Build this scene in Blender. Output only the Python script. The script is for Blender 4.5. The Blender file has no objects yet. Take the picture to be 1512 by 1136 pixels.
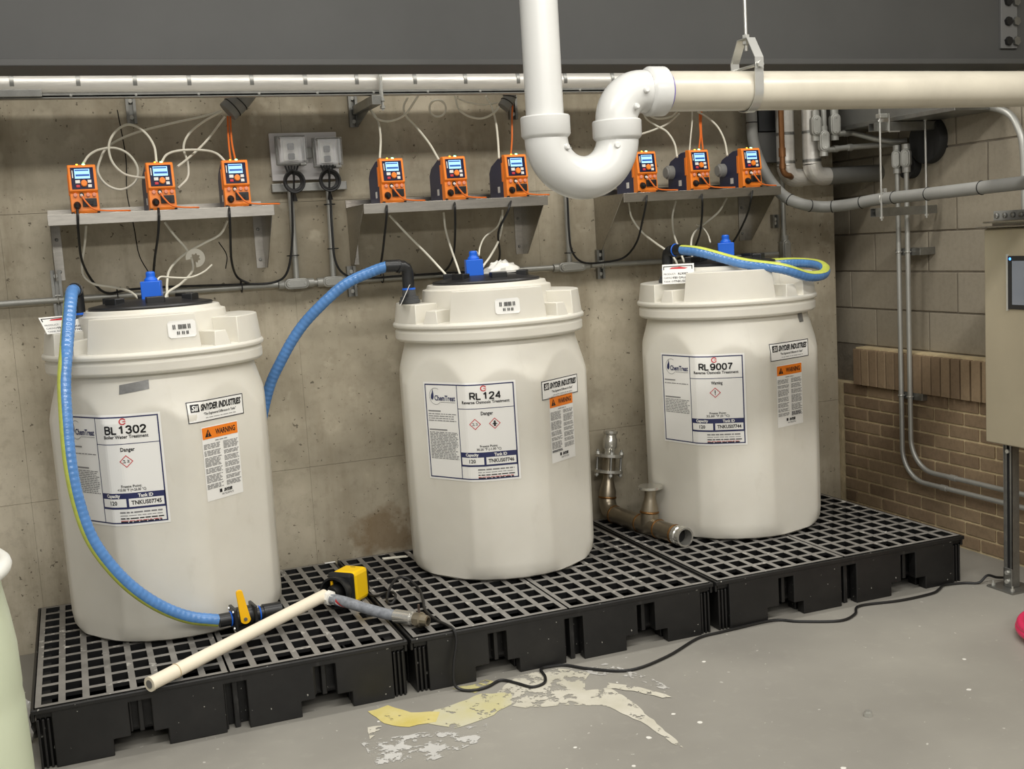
import bpy, bmesh, math, random
from mathutils import Vector, Matrix, Euler
random.seed(7)
SC = bpy.context.scene
COL = SC.collection
PI = math.pi

# ------------------------------------------------------------------ camera, world, lights, exposure
def add_camera():
    yaw, pitch, roll = .3654, -.1250, -.0610
    F = Vector((math.sin(yaw)*math.cos(pitch), math.cos(yaw)*math.cos(pitch), math.sin(pitch)))
    R0 = Vector((math.cos(yaw), -math.sin(yaw), 0)); U0 = R0.cross(F)
    R = R0*math.cos(roll) + U0*math.sin(roll); U = U0*math.cos(roll) - R0*math.sin(roll)
    cam = bpy.data.cameras.new('camera'); cam.sensor_fit = 'HORIZONTAL'; cam.sensor_width = 36
    cam.lens = 1683.67/1512*36; cam.clip_start = .05
    o = bpy.data.objects.new('camera', cam); COL.objects.link(o)
    o.matrix_world = Matrix(((R.x, U.x, -F.x, .2525), (R.y, U.y, -F.y, -3.9411), (R.z, U.z, -F.z, 1.6452), (0, 0, 0, 1)))
    SC.camera = o
add_camera()

world = bpy.data.worlds.new('world'); SC.world = world; world.use_nodes = True
world.node_tree.nodes['Background'].inputs[0].default_value = (1.0, .965, .91, 1)
world.node_tree.nodes['Background'].inputs[1].default_value = .25

def area_light(name, loc, rot, sx, sy, power, col):
    l = bpy.data.lights.new(name, 'AREA'); l.shape = 'RECTANGLE'; l.size = sx; l.size_y = sy; l.energy = power; l.color = col
    o = bpy.data.objects.new(name, l); COL.objects.link(o); o.location = loc; o.rotation_euler = rot
    return o
# ceiling fluorescent rows: one over the aisle, one hung behind the steel beam, one further back in the room
area_light('aisle_fluorescent_row', (1.7, -2.0, 3.45), (0, 0, 0), 4.6, .16, 92, (1, .97, .92))
area_light('tank_fluorescent_row', (1.9, .30, 2.80), (0, 0, 0), 4.4, .12, 25, (1, .965, .90))
area_light('room_fluorescent_row', (1.0, -5.6, 3.45), (math.radians(20), 0, 0), 5.0, .4, 115, (1, .97, .92))

vs = SC.view_settings
vs.view_transform = 'Standard'; vs.look = 'None'; vs.gamma = 1; vs.use_curve_mapping = False
vs.exposure = .48

# ------------------------------------------------------------------ materials
MATS = {}
def lin(r, g=None, b=None):
    if g is None: r, g, b = r
    f = lambda c: (c/255/12.92) if c/255 <= .04045 else ((c/255+.055)/1.055)**2.4
    return (f(r), f(g), f(b), 1)
def mat(name, col, rough=.5, metal=0, noise=0, nscale=8, bump=0, bscale=60, spec=.5, emit=0, coat=0, sss=0, stretch=None, alpha=1, trans=0):
    """procedural Principled material: base colour (sRGB 0-255) with optional noise mottling and fine relief"""
    if name in MATS: return MATS[name]
    m = bpy.data.materials.new(name); m.use_nodes = True; nt = m.node_tree; N = nt.nodes; L = nt.links
    p = N['Principled BSDF']; c = lin(col)
    p.inputs['Base Color'].default_value = c; p.inputs['Roughness'].default_value = rough; p.inputs['Metallic'].default_value = metal
    p.inputs['Specular IOR Level'].default_value = spec; p.inputs['Coat Weight'].default_value = coat
    if sss: p.inputs['Subsurface Weight'].default_value = sss; p.inputs['Subsurface Radius'].default_value = (.03, .03, .025); p.inputs['Subsurface Scale'].default_value = .5
    if emit: p.inputs['Emission Color'].default_value = c; p.inputs['Emission Strength'].default_value = emit
    if alpha < 1: p.inputs['Alpha'].default_value = alpha
    if trans: p.inputs['Transmission Weight'].default_value = trans
    if noise or bump:
        tc = N.new('ShaderNodeTexCoord'); mp = N.new('ShaderNodeMapping'); L.new(tc.outputs['Object'], mp.inputs[0])
        if stretch: mp.inputs['Scale'].default_value = stretch
    if noise:
        n = N.new('ShaderNodeTexNoise'); n.inputs['Scale'].default_value = nscale; n.inputs['Detail'].default_value = 6; n.inputs['Roughness'].default_value = .65
        L.new(mp.outputs[0], n.inputs['Vector'])
        r = N.new('ShaderNodeValToRGB'); r.color_ramp.elements[0].position = .3; r.color_ramp.elements[1].position = .7
        r.color_ramp.elements[0].color = tuple(x*(1-noise) for x in c[:3]) + (1,); r.color_ramp.elements[1].color = tuple(min(1, x*(1+noise)) for x in c[:3]) + (1,)
        L.new(n.outputs[0], r.inputs[0]); L.new(r.outputs[0], p.inputs['Base Color'])
    if bump:
        n2 = N.new('ShaderNodeTexNoise'); n2.inputs['Scale'].default_value = bscale; n2.inputs['Detail'].default_value = 4
        L.new(mp.outputs[0], n2.inputs['Vector']); b = N.new('ShaderNodeBump'); b.inputs['Strength'].default_value = bump; b.inputs['Distance'].default_value = .01
        L.new(n2.outputs[0], b.inputs['Height']); L.new(b.outputs[0], p.inputs['Normal'])
    MATS[name] = m
    return m

class G:
    """tiny node-graph helper"""
    def __init__(s, name):
        s.m = bpy.data.materials.new(name); s.m.use_nodes = True; s.N = s.m.node_tree.nodes; s.L = s.m.node_tree.links
        s.p = s.N['Principled BSDF']; s.tc = s.N.new('ShaderNodeTexCoord'); s.co = s.tc.outputs['Object']
    def _in(s, sock, v):
        if v is None: return
        if hasattr(v, 'is_linked') or hasattr(v, 'links'): s.L.new(v, sock)
        else: sock.default_value = v
    def mapping(s, scale=(1, 1, 1), loc=(0, 0, 0), rot=(0, 0, 0)):
        n = s.N.new('ShaderNodeMapping'); s.L.new(s.co, n.inputs[0]); n.inputs['Scale'].default_value = scale; n.inputs['Location'].default_value = loc; n.inputs['Rotation'].default_value = rot
        return n.outputs[0]
    def noise(s, scale, detail=6, rough=.6, vec=None, dist=0):
        n = s.N.new('ShaderNodeTexNoise'); n.inputs['Scale'].default_value = scale; n.inputs['Detail'].default_value = detail
        n.inputs['Roughness'].default_value = rough; n.inputs['Distortion'].default_value = dist; s.L.new(vec or s.co, n.inputs['Vector']); return n.outputs[0]
    def ramp(s, v, stops):
        r = s.N.new('ShaderNodeValToRGB'); s.L.new(v, r.inputs[0]); e = r.color_ramp.elements
        while len(e) < len(stops): e.new(.5)
        for i, (p, c) in enumerate(stops):
            e[i].position = p; e[i].color = c if len(c) == 4 else (*c, 1)
        return r.outputs[0]
    def fac(s, v, a, b): return s.ramp(v, [(a, (0, 0, 0)), (b, (1, 1, 1))])
    def mix(s, f, a, b, mode='MIX'):
        n = s.N.new('ShaderNodeMix'); n.data_type = 'RGBA'; n.blend_type = mode
        s._in(n.inputs[0], f); s._in(n.inputs[6], a); s._in(n.inputs[7], b); return n.outputs[2]
    def math(s, op, a, b=0):
        n = s.N.new('ShaderNodeMath'); n.operation = op; s._in(n.inputs[0], a); s._in(n.inputs[1], b); return n.outputs[0]
    def axis(s, i):
        n = s.N.new('ShaderNodeSeparateXYZ'); s.L.new(s.co, n.inputs[0]); return n.outputs[i]
    def bump(s, h, strength, dist=.01):
        b = s.N.new('ShaderNodeBump'); b.inputs['Strength'].default_value = strength; b.inputs['Distance'].default_value = dist
        s.L.new(h, b.inputs['Height']); s.L.new(b.outputs[0], s.p.inputs['Normal'])
    def out(s, col, rough=None, spec=None):
        s.L.new(col, s.p.inputs['Base Color']); s._in(s.p.inputs['Roughness'], rough)
        if spec is not None: s.p.inputs['Specular IOR Level'].default_value = spec
        return s.m

def concrete_wall():
    g = G('cast_concrete'); z = g.axis(2); x = g.axis(0)
    big = g.noise(1.1, 5, .6); streak = g.noise(2.2, 6, .65, g.mapping((1.6, 1, .28))); fine = g.noise(26, 5, .7)
    base = g.ramp(big, [(.32, lin(150, 142, 124)), (.5, lin(184, 175, 155)), (.68, lin(216, 207, 187))])
    c = g.mix(g.fac(streak, .45, .75), base, lin(136, 125, 104), 'MIX')
    c = g.mix(g.math('MULTIPLY', g.fac(fine, .5, .75), .3), c, lin(120, 110, 93))
    pits = g.noise(55, 2, .5); pit = g.math('MULTIPLY', g.math('GREATER_THAN', pits, .715), .7)
    c = g.mix(pit, c, lin(70, 63, 52))
    spots = g.noise(9, 3, .5, g.mapping((1, 1, 1), (3.1, 0, 7))); c = g.mix(g.math('MULTIPLY', g.fac(spots, .62, .72), .35), c, lin(205, 196, 176))
    # rusty damp stain low on the wall between the first two tanks, with its own outline
    dx = g.math('MULTIPLY', g.math('SUBTRACT', x, 1.56), 3.6); dz = g.math('MULTIPLY', g.math('SUBTRACT', z, .30), 4.5)
    d = g.math('ADD', g.math('MULTIPLY', dx, dx), g.math('MULTIPLY', dz, dz)); d = g.math('ADD', d, g.math('MULTIPLY', g.noise(9), 1.2))
    c = g.mix(g.math('MULTIPLY', g.math('SUBTRACT', 1, g.fac(d, .7, 1.5)), .6), c, lin(110, 82, 40))
    h = g.math('ADD', g.math('MULTIPLY', fine, .5), g.math('MULTIPLY', pit, -1.5)); g.bump(h, .35, .006)
    return g.out(c, .86, .25)
def floor_paint():
    g = G('grey_floor_paint'); big = g.noise(.9, 5, .6); fine = g.noise(14, 6, .7)
    c = g.ramp(big, [(.3, lin(134, 131, 124)), (.7, lin(153, 150, 141))])
    c = g.mix(g.math('MULTIPLY', g.fac(fine, .55, .75), .25), c, lin(172, 168, 158))
    sp = g.noise(38, 2, .5); c = g.mix(g.math('MULTIPLY', g.math('GREATER_THAN', sp, .735), .6), c, lin(214, 211, 203))
    g.bump(fine, .05, .004)
    return g.out(c, g.ramp(big, [(.3, (.36,)*3), (.7, (.5,)*3)]), .45)
def splash_paint(name, a, b, thr):
    g = G(name); n = g.noise(16, 7, .7); c = g.mix(g.fac(g.noise(5), .35, .65), lin(a), lin(b))
    tr = g.N.new('ShaderNodeBsdfTransparent'); mx = g.N.new('ShaderNodeMixShader'); out = g.N['Material Output']
    f = g.math('GREATER_THAN', n, thr); g.L.new(f, mx.inputs[0]); g.L.new(tr.outputs[0], mx.inputs[1]); g.L.new(g.p.outputs[0], mx.inputs[2]); g.L.new(mx.outputs[0], out.inputs[0])
    return g.out(c, .5)
def piece_mat(name, cols, rough=.9, bump=.4, bscale=40, fine=.25):
    """bricks and blocks: each piece draws its own tone from the palette"""
    g = G(name); oi = g.N.new('ShaderNodeObjectInfo')
    n = g.noise(6, 6, .7); k = g.math('ADD', g.math('MULTIPLY', oi.outputs['Random'], .75), g.math('MULTIPLY', g.math('SUBTRACT', n, .5), .5))
    k = g.math('ADD', k, .1)
    c = g.ramp(k, [(i/(len(cols)-1), lin(q)) for i, q in enumerate(cols)])
    f = g.noise(bscale, 5, .7); c = g.mix(g.math('MULTIPLY', g.fac(f, .45, .75), fine), c, lin(70, 60, 48))
    g.bump(f, bump, .004); return g.out(c, rough, .2)
def grate_plastic():
    g = G('dusty_black_grating'); n = g.noise(5, 6, .65); c = g.ramp(n, [(.3, lin(106, 104, 100)), (.7, lin(140, 137, 132))])
    sp = g.noise(24, 3, .6); a = g.noise(2.2, 3, .5, g.mapping((1, 1, 1), (2.3, 5, 0)))
    f = g.math('MULTIPLY', g.math('GREATER_THAN', sp, .60), g.fac(a, .50, .60)); c = g.mix(g.math('MULTIPLY', f, .85), c, lin(205, 202, 194))
    return g.out(c, .42, .6)
def sump_plastic():
    g = G('black_moulded_plastic'); n = g.noise(6, 6, .7); c = g.ramp(n, [(.35, lin(16, 16, 16)), (.75, lin(32, 31, 30))])
    st = g.noise(7, 5, .6, g.mapping((1.6, 1, .6), (0, 3, 0))); c = g.mix(g.math('MULTIPLY', g.fac(st, .64, .74), .3), c, lin(105, 103, 100))
    sp = g.noise(60, 2, .5); c = g.mix(g.math('MULTIPLY', g.math('GREATER_THAN', sp, .74), .7), c, lin(170, 168, 160))
    return g.out(c, .45, .5)
def tank_plastic():
    g = G('natural_polyethylene'); n = g.noise(2.2, 5, .6); c = g.ramp(n, [(.3, lin(212, 208, 196)), (.7, lin(224, 221, 210))])
    st = g.noise(3.2, 5, .6, g.mapping((1.5, 1.5, .7), (1, 2, .3))); c = g.mix(g.math('MULTIPLY', g.fac(st, .6, .72), .22), c, lin(150, 138, 112))
    z = g.axis(2)
    g.p.inputs['Subsurface Weight'].default_value = .12; g.p.inputs['Subsurface Radius'].default_value = (.05, .045, .035); g.p.inputs['Subsurface Scale'].default_value = .4
    return g.out(c, .38, .45)

M_CONC = concrete_wall(); M_FLOOR = floor_paint(); M_GRATE = grate_plastic(); M_SUMP = sump_plastic(); M_TANK = tank_plastic()
M_BRICK = piece_mat('tan_brick', [(116, 98, 78), (136, 116, 93), (150, 130, 104), (108, 91, 73)])
M_BLOCK = piece_mat('grey_block', [(142, 134, 118), (154, 146, 130), (148, 140, 123)], fine=.18)
M_MORTAR = mat('mortar', (206, 188, 150), .95, noise=.2, nscale=12, bump=.4)
M_MORTAR2 = mat('block_mortar', (120, 112, 98), .95, noise=.2, nscale=12, bump=.4)
M_STEEL = mat('brushed_stainless', (176, 172, 164), .34, 1, noise=.12, nscale=14, stretch=(1, 6, 6))
M_CAB = mat('cabinet_stainless', (186, 177, 154), .42, .55, noise=.05, nscale=3)
M_GALV = mat('galvanised_steel', (150, 150, 146), .42, .9, noise=.15, nscale=20)
M_ZINC = mat('bright_zinc', (204, 204, 198), .3, .7)
M_COND = mat('conduit_steel', (176, 176, 170), .45, .55, noise=.08, nscale=10)
M_ALU = mat('aluminium_jacket', (212, 209, 202), .42, .55, noise=.1, nscale=5, bump=.12, bscale=9, stretch=(1, 5, 5))
M_PVC = mat('white_pvc', (198, 198, 194), .28, noise=.03, nscale=3, spec=.5)
M_PIPEPVC = mat('scuffed_white_pvc', (190, 184, 168), .32, noise=.10, nscale=4)
M_BEAM = mat('dark_grey_beam_paint', (72, 72, 70), .6, noise=.07, nscale=3)
M_BLACK = mat('black_rubber', (22, 22, 22), .45)
M_BLKP = mat('black_fitting_plastic', (30, 31, 32), .35)
M_GREYP = mat('grey_conduit_plastic', (138, 138, 134), .5, noise=.06, nscale=6)
M_WHITE = mat('label_paper', (236, 235, 230), .5)
M_NAVY = mat('navy_print', (38, 44, 88), .5)
M_INK = mat('black_print', (22, 22, 24), .5)
M_FINE = mat('fine_print', (126, 126, 126), .6)
M_REDP = mat('red_print', (196, 44, 52), .5)
M_ORGP = mat('orange_print', (236, 128, 28), .5)
M_ORANGE = mat('orange_pump_shell', (250, 138, 42), .38, noise=.04, nscale=6)
M_PBLUE = mat('dark_blue_pump_shell', (50, 54, 84), .42)
M_PANEL = mat('navy_keypad', (34, 36, 66), .18, spec=.6, coat=.4)
M_SCREEN = mat('lit_display', (140, 186, 232), .2, emit=.9)
M_SCRTXT = mat('display_text', (40, 84, 160), .3, emit=.25)
M_BTN = mat('white_button', (232, 230, 226), .4)
M_RBTN = mat('red_button', (206, 52, 62), .4)
M_PORT = mat('pink_port_cap', (228, 150, 122), .4)
M_LEDG = mat('green_led', (120, 255, 150), .3, emit=5)
M_LEDY = mat('amber_led', (255, 190, 60), .3, emit=2.5)
M_WTUBE = mat('white_tubing', (228, 224, 208), .35)
M_ORCAB = mat('orange_cable', (236, 120, 46), .42)
M_HOSE = mat('blue_hose', (84, 132, 190), .22, noise=.14, nscale=22, spec=.6)
M_STRIPE = mat('yellow_green_stripe', (196, 206, 92), .35, noise=.12, nscale=40)
M_BLUECAP = mat('blue_cap', (24, 100, 214), .35)
M_YEL = mat('yellow_plastic', (250, 204, 10), .38)
M_VALY = mat('yellow_handle', (250, 190, 8), .4)
M_SS = mat('welded_stainless', (158, 148, 130), .33, .85, noise=.18, nscale=9)
M_WELD = mat('heat_tinted_weld', (128, 92, 52), .38, .8, noise=.2, nscale=40)
M_SSB = mat('polished_stainless', (206, 204, 196), .2, .75)
M_COPPER = mat('copper_pipe', (128, 88, 54), .42, .6, noise=.12, nscale=8)
M_DUCT = mat('duct_sheet', (132, 132, 128), .45, .6, noise=.1, nscale=4)
M_DARKINS = mat('dark_foam_insulation', (40, 40, 39), .8)
M_TAPE = mat('grey_duct_tape', (128, 128, 126), .35, .3, noise=.2, nscale=30)
M_CREAM = mat('cream_pvc_tube', (236, 226, 204), .4, noise=.05, nscale=6)
M_BARREL = mat('green_tinted_barrel', (204, 212, 184), .4, sss=.1, noise=.04, nscale=2)
M_BRIM = mat('white_barrel_rim', (236, 236, 228), .35, sss=.1)
M_PINK = mat('pink_red_hose', (214, 48, 92), .4)
M_PURPLE = mat('purple_primer', (96, 78, 168), .5)
M_BRAID = mat('braided_grey_hose', (132, 136, 142), .35, noise=.3, nscale=60)
M_PLATE = mat('outlet_backboard', (214, 212, 212), .45)
M_CLEAR = mat('clear_smoked_cover', (214, 216, 218), .08, spec=.6, alpha=.20, coat=.3)
M_DEVICE = mat('outlet_face', (226, 224, 218), .4)
M_DARKV = mat('dark_void', (14, 14, 14), .9)

# ------------------------------------------------------------------ mesh helpers
def finish(name, bm, m, parent=None, smooth=None, bevel=0, loc=None):
    me = bpy.data.meshes.new(name); bm.normal_update(); bm.to_mesh(me); bm.free()
    if isinstance(m, (list, tuple)):
        for q in m: me.materials.append(q)
    else: me.materials.append(m)
    if smooth:
        me.polygons.foreach_set('use_smooth', [True]*len(me.polygons)); me.set_sharp_from_angle(angle=smooth)
    o = bpy.data.objects.new(name, me); COL.objects.link(o)
    if parent is not None: o.parent = parent
    if loc is not None: o.location = loc
    if bevel:
        b = o.modifiers.new('bevel', 'BEVEL'); b.width = bevel; b.segments = 2; b.limit_method = 'ANGLE'; b.angle_limit = .6
    return o
def catmull(P, n=6):
    P = [Vector(p) for p in P]
    if len(P) < 3:
        return [P[0].lerp(P[-1], i/n) for i in range(n+1)]
    Q = [2*P[0]-P[1]] + P + [2*P[-1]-P[-2]]; out = []
    for i in range(1, len(Q)-2):
        a, b, c, d = Q[i-1:i+3]
        for k in range(n):
            t = k/n; out.append(.5*((2*b) + (c-a)*t + (2*a-5*b+4*c-d)*t*t + (3*b-a-3*c+d)*t**3))
    out.append(P[-1]); return out
def frames(P):
    T = []
    for i in range(len(P)):
        t = P[min(i+1, len(P)-1)] - P[max(i-1, 0)]; T.append(t.normalized() if t.length > 1e-9 else Vector((0, 0, 1)))
    up = Vector((0, 0, 1)) if abs(T[0].z) < .9 else Vector((1, 0, 0))
    n = (up - T[0]*up.dot(T[0])).normalized(); F = []
    for t in T:
        n = n - t*n.dot(t); n = n.normalized() if n.length > 1e-6 else t.orthogonal().normalized(); F.append((t, n, t.cross(n)))
    return F
class B:
    """collects shapes into one mesh"""
    def __init__(s): s.bm = bmesh.new(); s.M = Matrix()
    def v(s, p): return s.bm.verts.new(s.M @ Vector(p))
    def f(s, vs, mi=0):
        try:
            q = s.bm.faces.new(vs); q.material_index = mi; return q
        except ValueError: return None
    def box(s, x0, x1, y0, y1, z0, z1, mi=0):
        V = [s.v(p) for p in ((x0, y0, z0), (x1, y0, z0), (x1, y1, z0), (x0, y1, z0), (x0, y0, z1), (x1, y0, z1), (x1, y1, z1), (x0, y1, z1))]
        for q in ((0, 3, 2, 1), (4, 5, 6, 7), (0, 1, 5, 4), (1, 2, 6, 5), (2, 3, 7, 6), (3, 0, 4, 7)): s.f([V[i] for i in q], mi)
        return s
    def prism(s, poly, h0, h1, ax='z', mi=0):
        """polygon (2D) extruded along an axis"""
        def P(a, b, h): return {'z': (a, b, h), 'x': (h, a, b), 'y': (a, h, b)}[ax]
        A = [s.v(P(a, b, h0)) for a, b in poly]; C = [s.v(P(a, b, h1)) for a, b in poly]; n = len(poly)
        s.f(A[::-1], mi); s.f(C, mi)
        for i in range(n): s.f([A[i], A[(i+1) % n], C[(i+1) % n], C[i]], mi)
        return s
    def tube(s, P, r, n=10, caps=True, mi=0, closed=False, hollow=0):
        P = [Vector(p) for p in P]; F = frames(P); R = r if callable(r) else (lambda i, k: r)
        if isinstance(r, (list, tuple)): R = lambda i, k: r[i]
        rings = []
        for i, (p, (t, a, b)) in enumerate(zip(P, F)):
            rr = R(i, len(P)); rings.append([s.v(p + (a*math.cos(2*PI*k/n) + b*math.sin(2*PI*k/n))*rr) for k in range(n)])
        for i in range(len(rings)-1 + (1 if closed else 0)):
            A, C = rings[i], rings[(i+1) % len(rings)]
            for k in range(n): s.f([A[k], A[(k+1) % n], C[(k+1) % n], C[k]], mi)
        if caps and not closed: s.f(rings[0][::-1], mi); s.f(rings[-1], mi)
        return s
    def cyl(s, p0, p1, r0, r1=None, n=20, caps=True, mi=0):
        return s.tube([p0, p1], [r0, r0 if r1 is None else r1], n, caps, mi)
    def lathe(s, prof, n=32, c=(0, 0, 0), ax=(0, 0, 1), mi=0):
        """profile of (radius, height) spun about an axis"""
        z = Vector(ax).normalized(); a = z.orthogonal().normalized() if abs(z.z) < .99 else Vector((1, 0, 0)); b = z.cross(a); c = Vector(c); rings = []
        for r, h in prof:
            if r < 1e-6: rings.append([s.v(c + z*h)])
            else: rings.append([s.v(c + z*h + (a*math.cos(2*PI*k/n) + b*math.sin(2*PI*k/n))*r) for k in range(n)])
        for A, C in zip(rings, rings[1:]):
            for k in range(n):
                k2 = (k+1) % n
                if len(A) == 1 and len(C) == 1: continue
                if len(A) == 1: s.f([A[0], C[k2], C[k]][::-1], mi) if False else s.f([A[0], C[k], C[k2]], mi)
                elif len(C) == 1: s.f([A[k], A[k2], C[0]], mi)
                else: s.f([A[k], A[k2], C[k2], C[k]], mi)
        return s
    def torus(s, c, R, r, ax=(0, 0, 1), n=28, m=8, mi=0):
        z = Vector(ax).normalized(); a = z.orthogonal().normalized(); b = z.cross(a); c = Vector(c); rings = []
        for i in range(n):
            d = a*math.cos(2*PI*i/n) + b*math.sin(2*PI*i/n)
            rings.append([s.v(c + d*(R + r*math.cos(2*PI*k/m)) + z*r*math.sin(2*PI*k/m)) for k in range(m)])
        for i in range(n):
            A, C = rings[i], rings[(i+1) % n]
            for k in range(m): s.f([A[k], C[k], C[(k+1) % m], A[(k+1) % m]], mi)
        return s
    def go(s, name, m, parent=None, smooth=.7, bevel=0, loc=None):
        bmesh.ops.recalc_face_normals(s.bm, faces=s.bm.faces)
        return finish(name, s.bm, m, parent, smooth, bevel, loc)
def tag(o, label, cat, group=None, kind=None):
    o['label'] = label; o['category'] = cat
    if group: o['group'] = group
    if kind: o['kind'] = kind
    return o
def thing(name, label, cat, loc=(0, 0, 0), rotz=0, group=None):
    o = bpy.data.objects.new(name, None); COL.objects.link(o); o.location = loc; o.rotation_euler = (0, 0, rotz); o.empty_display_size = .05
    return tag(o, label, cat, group)
def copy_tree(o, parent=None):
    c = o.copy(); COL.objects.link(c)
    if parent is not None: c.parent = parent
    for ch in list(o.children): copy_tree(ch, c)
    return c
def arc(c, r, a0, a1, n, plane='xz'):
    out = []
    for i in range(n+1):
        a = a0 + (a1-a0)*i/n; u, w = r*math.cos(a), r*math.sin(a)
        out.append(Vector((c[0]+u, c[1], c[2]+w)) if plane == 'xz' else Vector((c[0], c[1]+u, c[2]+w)) if plane == 'yz' else Vector((c[0]+u, c[1]+w, c[2])))
    return out

# lettering: built-in font turned into flat polygons
_txt = {}
def text_geo(body, size, bold=0, shear=0, align='CENTER', xs=1, fit=0):
    key = (body, size, bold, shear, align, xs, fit)
    if key in _txt: return _txt[key]
    cu = bpy.data.curves.new('t', 'FONT'); cu.body = body; cu.size = size; cu.align_x = align; cu.align_y = 'CENTER'; cu.offset = bold; cu.shear = shear; cu.resolution_u = 2
    o = bpy.data.objects.new('t', cu); COL.objects.link(o); dg = bpy.context.evaluated_depsgraph_get(); dg.update()
    me = o.evaluated_get(dg).to_mesh(); V = [(v.co.x*xs, v.co.y) for v in me.vertices]; Fc = [tuple(p.vertices) for p in me.polygons]
    o.evaluated_get(dg).to_mesh_clear(); bpy.data.objects.remove(o); bpy.data.curves.remove(cu)
    # fit the line to its printed width, centre the capitals on the given height
    xa, xb = min(x for x, _ in V), max(x for x, _ in V); ya, yb = min(y for _, y in V), max(y for _, y in V)
    k = fit/(xb-xa) if fit else 1; dx = (xa+xb)/2 if align == 'CENTER' else xa
    V = [((x-dx)*k, y-(ya+yb)/2) for x, y in V]
    _txt[key] = (V, Fc); return V, Fc
GLYPH = {
 'R': [[(0, 0), (0, 1), (.38, 1), (.52, .94), (.58, .8), (.58, .68), (.52, .54), (.38, .48), (0, .48)], [(.32, .48), (.6, 0)]], 'L': [[(0, 1), (0, 0), (.52, 0)]],
 'B': [[(0, 0), (0, 1), (.36, 1), (.5, .94), (.54, .8), (.54, .7), (.48, .58), (.34, .53), (0, .53)], [(.34, .53), (.5, .47), (.58, .34), (.58, .2), (.5, .06), (.36, 0), (0, 0)]],
 '1': [[(.06, .76), (.22, .85), (.34, 1), (.34, 0)]], '2': [[(0, .72), (.04, .88), (.16, .98), (.3, 1), (.44, .97), (.54, .86), (.55, .72), (.48, .56), (.3, .36), (.1, .16), (.02, 0), (.58, 0)]],
 '3': [[(.02, .78), (.08, .92), (.2, 1), (.36, 1), (.5, .92), (.53, .76), (.48, .62), (.36, .54), (.22, .53)], [(.36, .54), (.5, .46), (.57, .3), (.52, .12), (.38, .01), (.2, 0), (.06, .08), (0, .24)]],
 '4': [[(.44, 0), (.44, 1), (0, .3), (.6, .3)]], '0': [[(.29, 1), (.12, .93), (.03, .75), (0, .5), (.03, .25), (.12, .07), (.29, 0), (.46, .07), (.55, .25), (.58, .5), (.55, .75), (.46, .93), (.29, 1)]],
 '9': [[(.03, .22), (.1, .07), (.24, 0), (.38, .03), (.5, .17), (.56, .4), (.57, .62), (.52, .84), (.42, .96), (.28, 1), (.13, .96), (.03, .84), (0, .68), (.04, .52), (.14, .41), (.28, .37), (.42, .42), (.52, .54), (.56, .66)]],
 '7': [[(0, 1), (.57, 1), (.4, .7), (.26, .36), (.2, 0)]]}
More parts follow.
